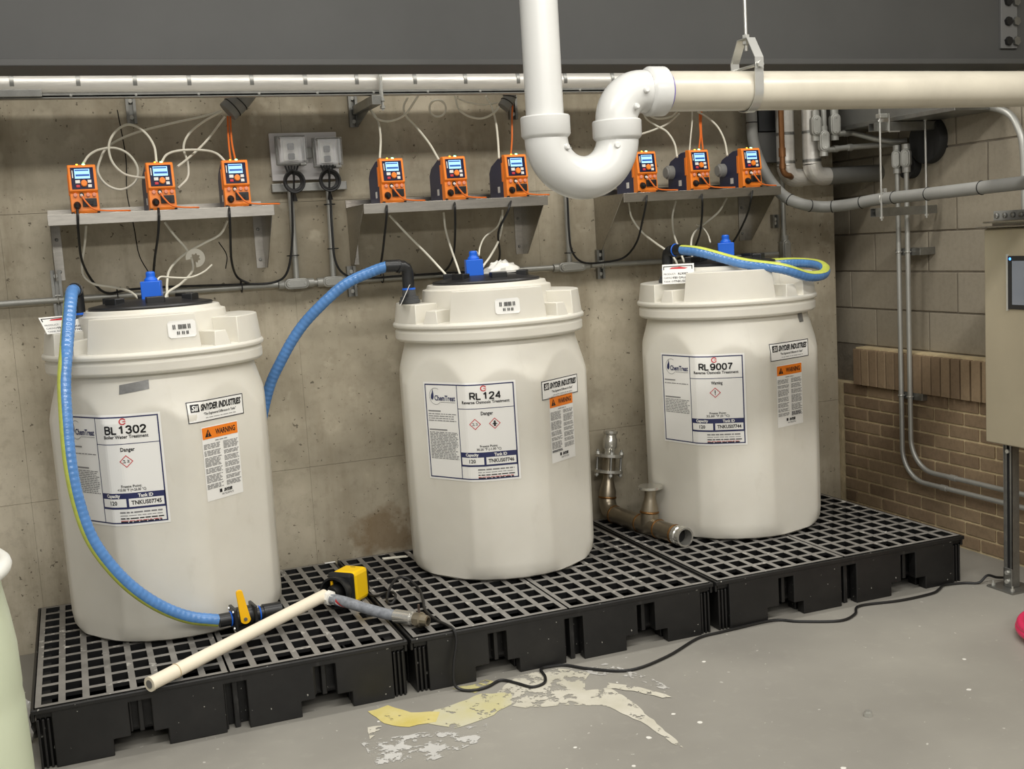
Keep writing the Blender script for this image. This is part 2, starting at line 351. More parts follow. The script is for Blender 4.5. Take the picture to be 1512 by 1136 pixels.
class Print:
    """flat print mapped on a surface: surf(u, v, off) -> point"""
    def __init__(s, surf): s.surf = surf; s.layers = {}
    def bm(s, layer): return s.layers.setdefault(layer, B())
    def rect(s, layer, u0, v0, u1, v1, off, nu=1, nv=1):
        b = s.bm(layer)
        V = [[b.v(s.surf(u0+(u1-u0)*i/nu, v0+(v1-v0)*j/nv, off)) for j in range(nv+1)] for i in range(nu+1)]
        for i in range(nu):
            for j in range(nv): b.f([V[i][j], V[i+1][j], V[i+1][j+1], V[i][j+1]])
    def poly(s, layer, pts, off):
        b = s.bm(layer); b.f([b.v(s.surf(u, v, off)) for u, v in pts])
    def text(s, layer, body, u, v, size, off, bold=0, shear=0, align='CENTER', xs=1, fit=0):
        V, Fc = text_geo(body, size, bold, shear, align, xs, fit); b = s.bm(layer); vs_ = [b.v(s.surf(u+x, v+y, off)) for x, y in V]
        for f in Fc: b.f([vs_[i] for i in f])
    def strokes(s, layer, body, u, v, h, width, off, th=.23):
        """heavy sans capitals and digits drawn as thick strokes, fitted to a width"""
        n = len(body); adv = .58+.25; tot = n*.58+(n-1)*.25; kx = width/tot; b = s.bm(layer)
        for i, ch in enumerate(body):
            for line in GLYPH[ch]:
                Q = [((x+i*adv-tot/2)*kx, (y-.5)*h) for x, y in line]; t = th*h/2
                for (x0, y0), (x1, y1) in zip(Q, Q[1:]):
                    L = math.hypot(x1-x0, y1-y0); nx, ny = -(y1-y0)/L*t, (x1-x0)/L*t
                    b.f([b.v(s.surf(u+x+dx, v+y+dy, off)) for x, y, dx, dy in ((x0, y0, nx, ny), (x1, y1, nx, ny), (x1, y1, -nx, -ny), (x0, y0, -nx, -ny))])
                for x, y in Q[1:-1]: b.f([b.v(s.surf(u+x+t*math.cos(a*PI/4), v+y+t*math.sin(a*PI/4), off)) for a in range(8)])
    def frame(s, layer, u0, v0, u1, v1, t, off, nu=8):
        s.rect(layer, u0, v0, u1, v0+t, off, nu); s.rect(layer, u0, v1-t, u1, v1, off, nu); s.rect(layer, u0, v0, u0+t, v1, off, 1, 4); s.rect(layer, u1-t, v0, u1, v1, off, 1, 4)
    def lines(s, layer, u0, u1, v0, v1, n, h, off, ragged=.25):
        for i in range(n):
            v = v1 + (v0-v1)*(i+.5)/n; e = u1 - (u1-u0)*ragged*random.random()*(1 if i % 3 else .4); u = u0
            while u < e:
                w = random.uniform(.008, .03); s.rect(layer, u, v-h/2, min(u+w, e), v+h/2, off); u += w+.0035
    def ring(s, layer, u, v, r, t, off, a0=0, a1=2*PI, n=20, sx=1):
        b = s.bm(layer); P = []
        for i in range(n+1):
            a = a0+(a1-a0)*i/n; P.append((b.v(s.surf(u+sx*r*math.cos(a), v+r*math.sin(a), off)), b.v(s.surf(u+sx*(r-t)*math.cos(a), v+(r-t)*math.sin(a), off))))
        for (a, c), (d, e) in zip(P, P[1:]): b.f([a, d, e, c])
    def build(s, parent, mats, back='backing', backname='label_sheet'):
        root = s.layers.pop(back).go(backname, mats[back][1], parent, None)
        for k, b in s.layers.items():
            b.go(mats[k][0], mats[k][1], root, None)['kind'] = 'stuff'
        return root
PM = {'backing': ('label_sheet', M_WHITE), 'navy': ('navy_print', M_NAVY), 'ink': ('black_lettering', M_INK), 'fine': ('fine_print', M_FINE), 'red': ('red_print', M_REDP),
      'white': ('white_print', M_WHITE), 'orange': ('orange_band', M_ORGP), 'yellow': ('yellow_field', M_YEL)}

# ------------------------------------------------------------------ the setting
WY = 1.28          # face of the concrete wall
def struct(o): o['kind'] = 'structure'; return o
def build_shell():
    fl = struct(B().box(-3, 5.0, -7, 1.6, -.12, 0).go('floor', M_FLOOR, None, None))
    # dried chemical splashes on the floor paint (thin films with ragged outlines)
    def splash(pts, m, name, z=.0012, jag=.012, seed=1):
        rnd = random.Random(seed); P = []
        for i in range(len(pts)):
            a, c = Vector(pts[i]), Vector(pts[(i+1) % len(pts)]); k = max(2, int((c-a).length/.03))
            for j in range(k):
                q = a.lerp(c, j/k); P.append((q.x+rnd.uniform(-jag, jag), q.y+rnd.uniform(-jag, jag)))
        bq = B(); bq.f([bq.v((x_, y_, z+seed*.00009)) for x_, y_ in P]); bmesh.ops.triangulate(bq.bm, faces=bq.bm.faces); bq.go(name, m, fl, None)
    YEL = splash_paint('yellow_residue', (200, 184, 98), (212, 200, 140), .36)
    WHT = splash_paint('chalky_residue', (188, 184, 166), (204, 200, 186), .47)
    PAL = splash_paint('faint_residue', (176, 174, 168), (194, 192, 186), .52)
    splash([(1.10, -.07), (1.18, -.05), (1.24, -.15), (1.33, -.20), (1.30, -.27), (1.20, -.27), (1.13, -.20)], YEL, 'stain', .0016, .005, 2)
    splash([(1.24, -.20), (1.36, -.17), (1.52, -.12), (1.62, -.16), (1.58, -.27), (1.46, -.33), (1.34, -.36), (1.27, -.29)], splash_paint('pale_yellow_residue', (196, 190, 144), (198, 195, 174), .42), 'stain', .0013, .006, 3)
    splash([(1.58, -.13), (1.70, -.02), (1.86, -.03), (1.95, -.13), (1.98, -.10), (1.90, -.20), (1.86, -.30), (1.90, -.40), (1.84, -.42), (1.74, -.36), (1.62, -.32), (1.55, -.24)], WHT, 'stain', .0012, .006, 4)
    splash([(1.82, -.28), (1.95, -.30), (1.97, -.42), (1.96, -.60), (1.945, -.86), (1.93, -.82), (1.915, -.62), (1.88, -.46), (1.80, -.38)], splash_paint('runoff_residue', (188, 184, 166), (204, 200, 186), .42), 'stain', .0012, .004, 5)
    splash([(1.92, -.10), (2.05, -.08), (2.13, -.30), (2.15, -.46), (2.11, -.40), (2.06, -.24), (1.98, -.18)], PAL, 'stain', .0011, .005, 6)
    splash([(1.97, -.26), (2.06, -.36), (2.11, -.50), (2.08, -.48), (2.02, -.38), (1.94, -.30)], WHT, 'stain', .0011, .006, 16)
    splash([(1.02, -.30), (1.25, -.34), (1.45, -.38), (1.42, -.48), (1.20, -.56), (1.02, -.50)], splash_paint('washed_residue', (186, 185, 180), (198, 197, 192), .52), 'stain', .0011, .006, 7)
    splash([(1.44, -.02), (1.58, .0), (1.62, -.05), (1.50, -.10)], splash_paint('thin_yellow_residue', (196, 186, 110), (190, 186, 150), .48), 'stain', .0011, .005, 8)
    splash([(1.07, -.20), (1.12, -.21), (1.10, -.26), (1.05, -.30)], WHT, 'stain', .0011, .004, 9)
    for i in range(26):
        rnd = random.Random(40+i); x, y, r = rnd.uniform(.9, 3.3), rnd.uniform(-1.5, -.1), rnd.uniform(.004, .011)
        B().prism([(x+r*math.cos(a*PI/4)*rnd.uniform(.8, 1.3), y+r*math.sin(a*PI/4)) for a in range(8)], .0004, .0014).go('paint_drip', mat('white_drip', (226, 224, 216), .5), fl, None)
    # concrete wall with form joints
    b = B(); seams = [-3, -1.15, .02, 1.22, 2.44, 3.66, 4.19]; rows = [0, .66, 1.88, 3.1, 4.0]
    wall = struct(B().box(-3, 4.19, WY+.012, WY+.3, 0, 4.0).go('wall_back', M_CONC, None, None))
    for i in range(6):
        for j in range(4):
            B().box(seams[i]+.0004, seams[i+1]-.0004, WY+random.uniform(0, .0012), WY+.02, rows[j]+.0007, rows[j+1]-.0007).go('form_panel', M_CONC, wall, None)
    # hairline cracks
    def crack(pts):
        B().tube(catmull([(x, WY-.0005, z) for x, z in pts], 5), .0022, 5).go('crack', M_DARKV, wall)
    crack([(.53, 2.30), (.545, 2.1), (.535, 1.95), (.55, 1.80), (.56, 1.68), (.60, 1.58), (.605, 1.48)])
    crack([(.90, 1.72), (.93, 1.66), (.92, 1.60)])
    # right wall: brick below, block above; each piece is proud of the mortar
    wr = B(); wr.box(4.257, 4.75, -3.0, 1.58, 0, .748); wr.box(4.245, 4.75, -3.0, 1.19, .748, .955)
    wr = struct(wr.go('wall_right', M_MORTAR, None, None))
    B().box(4.318, 4.75, -3.0, 1.6, .748, 4.0).go('block_backing', M_MORTAR2, wr, None)
    B().box(4.19, 4.4, 1.5, 1.6, 0, 4.0).go('corner_return', M_CONC, wr, None)
    def piece(name, dx, dy, dz, m):
        b = B(); e = .004
        b.prism([(0, e), (e, 0), (dy-e, 0), (dy, e)] if False else [(0, 0), (dy, 0), (dy, dz), (0, dz)], 0, dx, 'x')
        return b.go(name, m, wr, None, .003)
    first = {}
    def put(kind, dims, m, x, y, z):
        k = (kind,) + tuple(round(d, 4) for d in dims)
        if k not in first: o = piece(kind, *dims, m); first[k] = o
        else: o = first[k].copy(); COL.objects.link(o)
        o.location = (x+random.uniform(-.0015, .0015), y, z); return o
    H = .0665
    for row in range(11):
        z = .012 + row*(H+.0012); y = 1.31 if row % 2 == 0 else 1.31-.1025
        if row % 2: put('brick', (.05, .0925, .0565), M_BRICK, 4.25, 1.31-.0925, z)
        while y > -.75:
            put('brick', (.05, .195, .0565), M_BRICK, 4.25, y-.195, z); y -= .205
    y = 1.185
    while y > -.6:
        put('soldier_brick', (.05, .0575, .195), M_BRICK, 4.22, y-.0575, .752); y -= .0675
    for row in range(8):
        z = .962 + row*.2032; y = 1.5 if row % 2 == 0 else 1.5-.2032
        if row % 2: put('block', (.05, .193, .1945), M_BLOCK, 4.312, 1.5-.193, z)
        while y > -.9:
            put('block', (.05, .3965, .1945), M_BLOCK, 4.312, y-.3965, z); y -= .4064
build_shell()

# steel beam across the top, with its bolted splice plate
def build_beam():
    t = thing('steel_beam', 'dark grey painted steel beam running across the top of the room', 'beam', (0, 0, 2.25))
    B().box(-3, 4.3, -.1, .1, .012, .034).go('bottom_flange', M_BEAM, t, None, .003)
    B().box(-3, 4.3, -.007, .007, .034, .72).go('web', M_BEAM, t, None)
    B().box(-3, 4.3, -.1, .1, .72, .742).go('top_flange', M_BEAM, t, None, .003)
    pl = B().box(4.10, 4.19, -.02, -.007, .09, .66).go('splice_plate', mat('plate_paint', (104, 104, 102), .55), t, None, .002)
    for i in range(6):
        for x in (4.135, 4.178):
            z = .12+i*.083
            B().lathe([(0, 0), (.019, 0), (.019, .014), (0, .014)], 6, (x, -.02, z), (0, -1, 0)).go('bolt', M_BLACK if x < 4.15 else M_GALV, pl, None)
build_beam()

# ------------------------------------------------------------------ spill pallets
def grate_mesh():
    """moulded grating: 8 x 12 open cells with real depth"""
    nx, ny = 8, 12; X0, X1, Y0, Y1 = 0, .626, 0, 1.196; zt, zb = 0, -.034
    px, py = (X1-X0-.016)/nx, (Y1-Y0-.016)/ny; bx, by = .0225, .0235
    xs = [X0]; ys = [Y0]
    for i in range(nx): xs += [X0+.008+i*px+bx/2, X0+.008+(i+1)*px-bx/2]
    for j in range(ny): ys += [Y0+.008+j*py+by/2, Y0+.008+(j+1)*py-by/2]
    xs.append(X1); ys.append(Y1); b = B()
    T = [[b.v((x, y, zt)) for y in ys] for x in xs]; D = [[b.v((x, y, zb)) for y in ys] for x in xs]
    hole = lambda i, j: i % 2 == 1 and j % 2 == 1
    I, J = len(xs)-1, len(ys)-1
    for i in range(I):
        for j in range(J):
            if hole(i, j): continue
            b.f([T[i][j], T[i+1][j], T[i+1][j+1], T[i][j+1]])
            for di, dj, a, c in ((-1, 0, (i, j+1), (i, j)), (1, 0, (i+1, j), (i+1, j+1)), (0, -1, (i, j), (i+1, j)), (0, 1, (i+1, j+1), (i, j+1))):
                ii, jj = i+di, j+dj
                if ii < 0 or jj < 0 or ii >= I or jj >= J or hole(ii, jj):
                    b.f([T[a[0]][a[1]], D[a[0]][a[1]], D[c[0]][c[1]], T[c[0]][c[1]]], 1)
    # finger tabs that tie the bars
    for (x, y) in ((.236, .44), (.236, .98), (.39, .22), (.08, 1.1)): b.box(x-.013, x+.013, y-.004, y+.004, -.002, .002)
    me = b.go('grate', [M_GRATE, mat('clean_black_plastic', (14, 14, 14), .5)], None, None); return me
def build_pallet():
    t = thing('spill_pallet', '', 'spill pallet')
    W, D, H = 1.288, 1.225, .214
    b = B()
    # front wall: one moulded face with slots and fork pockets cut through to a ribbed back
    face = [(.062, 0), (.246, 0), (.246, .058), (.303, .058), (.303, .176), (.377, .176), (.377, .058), (.425, .058), (.425, 0), (.62, 0), (.62, .176), (.698, .176), (.698, 0), (.884, 0), (.884, .058), (.936, .058), (.936, .176), (1.015, .176), (1.015, .058), (1.07, .058), (1.07, 0), (1.226, 0), (1.226, .2), (.062, .2)]
    b.prism(face, .004, .05, 'y')
    for x0, x1, z0 in ((.062, .246, 0), (.246, .425, .058), (.425, .884, 0), (.884, 1.07, .058), (1.07, 1.226, 0)): b.box(x0, x1, .07, .12, z0, .2)
    for x0, x1, z0 in ((.303, .312, .062), (.333, .350, .058), (.62, .629, 0), (.650, .670, 0), (.936, .945, .062), (.966, .984, .058)): b.box(x0, x1, .03, .07, z0, .176)
    for k in range(3):
        for x in (.014+k*.016, 1.232+k*.016): b.box(x, x+.009, .012, .12, 0, .172); b.box(x+.009, x+.016, .026, .12, 0, .172)
    b.box(.014, W-.014, .02, .12, .172, .2)
    # side and back walls with shallow ribs, sump floor
    for x0, x1 in ((.012, .06), (W-.06, W-.012)):
        b.box(x0, x1, .12, D-.012, 0, .20)
    for k in range(5):
        b.box(.004, .014, .2+k*.2, .29+k*.2, .02, .17); b.box(W-.014, W-.004, .2+k*.2, .29+k*.2, .02, .17)
    b.box(.06, W-.06, D-.06, D-.012, 0, .20); b.box(.06, W-.06, .12, D-.06, .03, .05)
    b.box(W/2-.02, W/2+.02, .12, D-.06, .05, .178)
    b.go('sump', M_SUMP, t, None, .0035)
    r = B(); r.box(0, W, 0, .011, .194, H-.002); r.box(0, W, D-.011, D, .166, H-.002); r.box(0, .011, .011, D-.011, .166, H-.002); r.box(W-.011, W, .011, D-.011, .166, H-.002)
    r.go('rim', M_SUMP, t, None, .004)
    g = grate_mesh(); g.parent = t; g.location = (.014, .0145, H); g2 = g.copy(); COL.objects.link(g2); g2.location = (.014+.626+.008, .0145, H)
    return t
P0 = build_pallet()
PLABEL = ['black spill pallet under the leftmost white tank, nearest the green barrel', 'black spill pallet under the middle white tank', 'black spill pallet with the yellow sticker under the rightmost tank']
for i in range(3):
    p = P0 if i == 0 else copy_tree(P0)
    p.location = (1.3*i, (.0, .0, .0)[i], 0); p.rotation_euler.z = (0, .0, 0)[i]; p['label'] = PLABEL[i]; p['group'] = 'spill pallets along the concrete wall'
    PAL3 = p
def condor():
    pr = Print(lambda u, v, o: Vector((3.415-2.6+u, .0-o+.016-.003, .163+v)))
    pr.rect('yellow', -.063, -.027, .063, .027, 0)
    pr.text('red', 'Condor', 0, -.010, .036, .0006, .0016, fit=.102)
    pr.poly('ink', [(-.028, .014), (-.015, .009), (.0, .010), (.012, .013), (.024, .019), (.042, .024), (.028, .014), (.016, .008), (.010, .004), (-.002, .003), (-.018, .003), (-.028, .005)], .0006)
    root = pr.layers.pop('yellow').go('sticker', M_YEL, PAL3, None)
    pr.layers['red'].go('red_lettering', mat('brick_red_print', (186, 60, 24), .5), root, None); pr.layers['ink'].go('bird_emblem', M_INK, root, None)
condor()

# ------------------------------------------------------------------ tanks
ZP = .2165         # top of the pallet grating
def smin(a, b, k=.0035):
    h = max(k-abs(a-b), 0)/k; return min(a, b) - h*h*k*.25
REV = [(0, .375), (.012, .398), (.035, .412), (.08, .418), (.45, .421), (.84, .425), (.853, .4235), (.865, .420), (.985, .386), (1.00, .382), (1.012, .380), (1.035, .379)]
def rrev(z):
    for (a, r), (c, q) in zip(REV, REV[1:]):
        if z <= c: return r + (q-r)*(z-a)/(c-a)
    return REV[-1][1]
def rbody(phi, z):
    """octagonal body: four deep flats on the diagonals, four shallow faces between"""
    r = rrev(z); a = (phi + PI/4) % (PI/2) - PI/4
    r = smin(r, (.409)/max(.3, math.cos(a)))
    d = (phi % (PI/2)) - PI/4
    base = .389 + .004*min(1, z/.8)
    return smin(r, base/max(.3, math.cos(d)))
def tank(i, c, phi0, label, prod):
    t = thing('chemical_tank', label, 'tank', (c[0], c[1], ZP), phi0, 'white chemical tanks on the spill pallets')
    D = lambda a: Vector((math.sin(a), -math.cos(a), 0))
    S = lambda phi, z, off=0: D(phi)*(rbody(phi, z)+off) + Vector((0, 0, z))
    # body
    b = B(); n = 240; zs = [z for z, _ in REV]; zz = []
    for a, e in zip(zs, zs[1:]):
        k = max(1, int((e-a)/.012)) if a >= .79 else max(1, int((e-a)/.12))
        zz += [a+(e-a)*j/k for j in range(k)]
    zz.append(zs[-1]); rings = [[b.v(S(2*PI*k/n, z)) for k in range(n)] for z in zz]
    for A, E in zip(rings, rings[1:]):
        for k in range(n): b.f([A[k], A[(k+1) % n], E[(k+1) % n], E[k]])
    b.f(rings[0][::-1]); b.f(rings[-1])
    b.go('body', M_TANK, t, .5)
    # cap: double collar, raised blocks, notches with bosses, centre turret
    b = B(); b.lathe([(.36, 1.02), (.408, 1.024), (.417, 1.034), (.417, 1.066), (.411, 1.074), (.411, 1.079), (.424, 1.084), (.426, 1.096), (.420, 1.104), (.395, 1.108), (0, 1.108)], 96)
    def sector(p0, p1, r0, r1, z0, z1, k=10, draft=.012):
        A = []
        for j in range(k+1):
            p = p0+(p1-p0)*j/k; A.append(p)
        bo = [b.v(D(p)*r1 + Vector((0, 0, z0))) for p in A] + [b.v(D(p)*r0 + Vector((0, 0, z0))) for p in A[::-1]]
        ins = .03
        A2 = [p0+ins+(p1-p0-2*ins)*j/k for j in range(k+1)]
        to = [b.v(D(p)*(r1-draft) + Vector((0, 0, z1))) for p in A2] + [b.v(D(p)*r0 + Vector((0, 0, z1))) for p in A2[::-1]]
        m = len(bo); b.f(bo[::-1]); b.f(to)
        for j in range(m): b.f([bo[j], bo[(j+1) % m], to[(j+1) % m], to[j]])
    R = math.radians
    sector(R(-31), R(31), .1, .402, 1.10, 1.236)                 # front block
    sector(R(-130), R(-54), .1, .418, 1.10, 1.186)               # left block, carries the fill fitting
    sector(R(54), R(128), .1, .418, 1.10, 1.206)                 # right block
    sector(R(150), R(210), .1, .402, 1.10, 1.236)
    for a in (-43, 43, -140, 140): sector(R(a-5.5), R(a+5.5), .30, .416, 1.10, 1.160, 3)
    b.lathe([(.30, 1.10), (.285, 1.236), (.268, 1.240), (.262, 1.256), (0, 1.256)], 72)
    b.go('cap', M_TANK, t, .45, .008)
    # black lid with lugs
    lid = B().lathe([(.235, 1.256), (.24, 1.262), (.236, 1.268), (.15, 1.284), (.12, 1.288), (0, 1.288)], 56).go('lid', mat('black_lid', (34, 34, 35), .4, noise=.2, nscale=6), t, .5)
    for a in range(0, 360, 60):
        p = D(R(a+12))*.165; lb = B(); lb.M = Matrix.Translation(p+Vector((0, 0, 1.283))) @ Matrix.Rotation(R(a+12), 4, 'Z')
        lb.box(-.035, .035, -.022, .022, -.01, .018).go('lug', M_BLKP, lid, None, .004)
    # blue probe cap on the lid
    q = (D(R(prod['blue'][0]))*prod['blue'][1]); bx, by = q.x, q.y
    bb = B(); bb.box(bx-.038, bx+.038, by-.038, by+.038, 1.286, 1.358); bb.lathe([(.026, 1.358), (.026, 1.366), (.018, 1.372), (.018, 1.392), (.013, 1.396), (0, 1.396)], 16, (bx, by, 0))
    bb.go('probe_cap', M_BLUECAP, t, .5, .004)
    # ----- product label, wraps over the edge between two faces
    pc, zc = R(prod['label'][0]), prod['label'][1]; w, h = .41, .402
    surf = lambda u, v, o: S(pc+u/.402, zc+v, .0018+o)
    p = Print(surf); X = lambda f: -w/2+w*f; Z = lambda f: h/2-h*f
    p.rect('backing', -w/2-.008, -h/2-.008, w/2+.008, h/2+.008, 0, 48, 24)
    o1, o2 = .0008, .0014
    p.frame('navy', -w/2, -h/2, w/2, h/2, .0048, o1, 40); p.rect('navy', X(.42), -h/2, X(.42)+.0032, h/2, o1, 1, 6); p.rect('navy', X(.42), Z(.25)-.0026, w/2, Z(.25), o1, 20)
    p.strokes('ink', prod['name'], X(.715), Z(.122), .0265, (.140, .120, .140)[i], o2); p.text('ink', prod['kind'], X(.715), Z(.186), .0175, o2, .0004, 0, fit=(.155, .193, .193)[i])
    p.ring('red', X(.70), Z(.045), .0125, .0042, o2, .5, 5.8); p.rect('red', X(.70), Z(.045)-.0015, X(.70)+.011, Z(.045)+.0015, o2)
    p.text('ink', prod['signal'], X(.72), Z(.31), .0205, o2, .0005, fit=.048)
    for k, (kind, fx) in enumerate(prod['haz']):
        u, v, s_ = X(fx), Z(.415), .0235
        for a in range(4):
            a0, a1 = a*PI/2, (a+1)*PI/2
            p.poly('red', [(u+s_*math.cos(a0), v+s_*math.sin(a0)), (u+s_*math.cos(a1), v+s_*math.sin(a1)), (u+s_*.84*math.cos(a1), v+s_*.84*math.sin(a1)), (u+s_*.84*math.cos(a0), v+s_*.84*math.sin(a0))], o2)
        if kind == 'corrosive':
            p.rect('ink', u-.012, v-.0055, u-.001, v-.0035, o2); p.rect('ink', u+.003, v-.004, u+.011, v-.002, o2); p.poly('ink', [(u-.010, v+.006), (u-.003, v+.004), (u-.004, v+.002), (u-.011, v+.003)], o2); p.poly('ink', [(u+.004, v+.006), (u+.011, v+.003), (u+.010, v+.001), (u+.003, v+.004)], o2); p.rect('ink', u-.006, v-.002, u-.004, v+.001, o2); p.rect('ink', u+.006, v-.001, u+.008, v+.001, o2)
        elif kind == 'irritant':
            p.rect('ink', u-.0018, v-.004, u+.0018, v+.011, o2); p.rect('ink', u-.0018, v-.010, u+.0018, v-.0065, o2)
        else:
            p.poly('ink', [(u+.0045*math.cos(a), v+.007+.0045*math.sin(a)) for a in [j*PI/5 for j in range(10)]], o2); p.poly('ink', [(u-.011, v-.003), (u-.004, v+.003), (u+.004, v+.003), (u+.011, v-.003), (u+.004, v-.004), (u+.004, v-.012), (u-.004, v-.012), (u-.004, v-.004)], o2)
    p.text('ink', 'Freeze Point:', X(.72), Z(.648), .0135, o2, .0002, fit=.070); p.text('ink', prod['freeze'], X(.72), Z(.684), .0135, o2, .0002, fit=.098)
    p.rect('navy', X(.42), Z(.862), w/2, Z(.712), o1, 20, 2); p.text('white', 'Capacity', X(.55), Z(.740), .0175, o2+.0006, .0006, fit=.054); p.text('white', 'Tank ID', X(.83), Z(.740), .0175, o2+.0006, .0006, fit=.052)
    p.rect('white', X(.437), Z(.842), X(.665), Z(.765), o2, 8, 1); p.rect('white', X(.687), Z(.842), X(.982), Z(.765), o2, 8, 1)
    p.text('ink', '120', X(.551), Z(.804), .0215, o2+.0008, .0005, fit=.026); p.text('ink', prod['id'], X(.834), Z(.804), .0215, o2+.0008, .0006, fit=.104)
    p.lines('fine', X(.60), X(.965), Z(.905), Z(.883), 1, .0055, o2, .1); p.lines('fine', X(.60), X(.965), Z(.935), Z(.912), 1, .0025, o2, .1); p.lines('ink', X(.60), X(.97), Z(.960), Z(.943), 1, .0042, o2, .05); p.lines('red', X(.60), X(.95), Z(.979), Z(.966), 1, .0022, o2, .05); p.lines('ink', X(.60), X(.95), Z(.992), Z(.974), 1, .0042, o2, .05)
    # maker's logo: drop in a ring and the name
    u, v = X(.095), Z(.125)
    p.poly('navy', [(u+.004, v+.030), (u+.008, v+.010), (u+.0085, v-.006), (u+.004, v-.016), (u-.003, v-.017), (u-.0075, v-.009), (u-.006, v+.003), (u, v+.014)], o2)
    p.ring('fine', u+.019, v-.002, .036, .0018, o2, 1.0, 5.5, 24, .95); p.rect('fine', u+.045, v-.0275, X(.40), v-.0258, o2, 6)
    p.text('navy', 'ChemTreat', X(.262), Z(.147), .031, o2, .0008, 0, fit=.112)
    p.rect('fine', X(.03), Z(.292), X(.20), Z(.280), o2); p.lines('fine', X(.03), X(.40), Z(.40 if i < 2 else .345), Z(.305), 4 if i == 1 else 1, .0032, o2, .1)
    p.rect('fine', X(.03), Z(.492), X(.27), Z(.479), o2); p.lines('fine', X(.03), X(.405), Z((.73, .80, .67)[i]), Z(.505), (13, 18, 9)[i], .0030, o2, .12)
    o = p.build(t, PM, backname='product_label'); o['label'] = 'white product label with navy border reading ' + prod['name']
    # ----- maker's sticker
    pc2, zc2 = R(prod['maker'][0]), prod['maker'][1]; w2, h2 = .262, .082
    p = Print(lambda u, v, o: S(pc2+u/.402, zc2+v, .0012+o)); p.rect('backing', -w2/2, -h2/2, w2/2, h2/2, 0, 24, 2)
    p.frame('ink', -w2/2+.001, -h2/2+.001, w2/2-.001, h2/2-.001, .0032, o1, 24)
    p.rect('ink', -.117, .000, -.084, .029, o1, 4); p.text('white', 'Sii', -.1005, .0145, .027, o2, .0006, .25, fit=.025); p.text('ink', 'SNYDER INDUSTRIES', .020, .0145, .033, o2, .0014, .3, fit=.198)
    p.text('ink', '"The Engineered Difference In Tanks"', .012, -.0125, .0135, o2, .0002, .2, fit=.158); p.lines('fine', -.06, .09, -.030, -.024, 1, .0022, o2, .05)
    p.build(t, PM, backname='maker_sticker')
    # ----- warning sheet
    pc3, zc3 = R(prod['warn'][0]), prod['warn'][1]; w3, h3 = .178, .285
    p = Print(lambda u, v, o: S(pc3+u/.402, zc3+v, .0012+o)); p.rect('backing', -w3/2, -h3/2, w3/2, h3/2, 0, 18, 4)
    p.rect('orange', -w3/2+.003, h3/2-.048, w3/2-.003, h3/2-.004, o1, 16, 1); p.text('ink', 'WARNING', .024, h3/2-.026, .029, o2, .0008, 0, fit=.099)
    a, e = -.060, h3/2-.040
    p.poly('ink', [(a-.015, e), (a+.015, e), (a, e+.029)], o2); p.rect('orange', a-.0017, e+.009, a+.0017, e+.020, o2+.0006); p.rect('orange', a-.0017, e+.003, a+.0017, e+.006, o2+.0006)
    p.lines('fine', -.03, .03, h3/2-.062, h3/2-.054, 1, .003, o2, .05)
    for (u0, u1) in ((-.084, -.006), (.008, .084)):
        v = h3/2-.066
        while v > -h3/2+.052:
            k = random.choice((3, 4, 6, 7)); p.lines('fine', u0, u1, max(v-k*.0052, -h3/2+.045), v, k, .0026, o2, .2); v -= k*.0052+.005
    p.text('ink', 'SNYDER', .012, -h3/2+.030, .016, o2, .0009, .3, fit=.042); p.rect('ink', -.030, -h3/2+.024, -.018, -h3/2+.037, o2); p.lines('fine', -.02, .04, -h3/2+.012, -h3/2+.020, 2, .0018, o2, .1)
    p.build(t, PM, backname='warning_sheet')
    # ----- small code sticker on the front block
    if prod.get('code'):
        pa, zz_ = R(prod['code'][0]), prod['code'][1]
        p = Print(lambda u, v, o: D(pa+u/.395)*(.4045-.012*(zz_+v-1.10)/.136+o) + Vector((0, 0, zz_+v)))
        p.poly('backing', [(-.052, -.024), (-.044, -.032), (.044, -.032), (.052, -.024), (.052, .024), (.044, .032), (-.044, .032), (-.052, .024)], .001)
        for k, (v0, v1, us) in enumerate(((.0, .017, (-.034, -.028, -.014, -.009, -.004, .002, .007, .012, .022, .028)), (-.020, -.008, (-.020, -.014, -.002, .004, .014, .019)))):
            for u in us: p.rect('ink', u, v0, u+.0035, v1, .0018)
        p.build(t, PM, backname='code_sticker')
    # ----- duct tape patches
    for (a0, z0, a1, z1, tw) in prod.get('tape', []):
        b = B(); k = 10; V = []
        for j in range(k+1):
            f = j/k; a = R(a0+(a1-a0)*f); z = z0+(z1-z0)*f; V.append((b.v(S(a, z-tw/2, .002)), b.v(S(a, z+tw/2, .002))))
        for (a_, c_), (d_, e_) in zip(V, V[1:]): b.f([a_, d_, e_, c_])
        b.go('duct_tape', M_TAPE, t, .5)
    return t
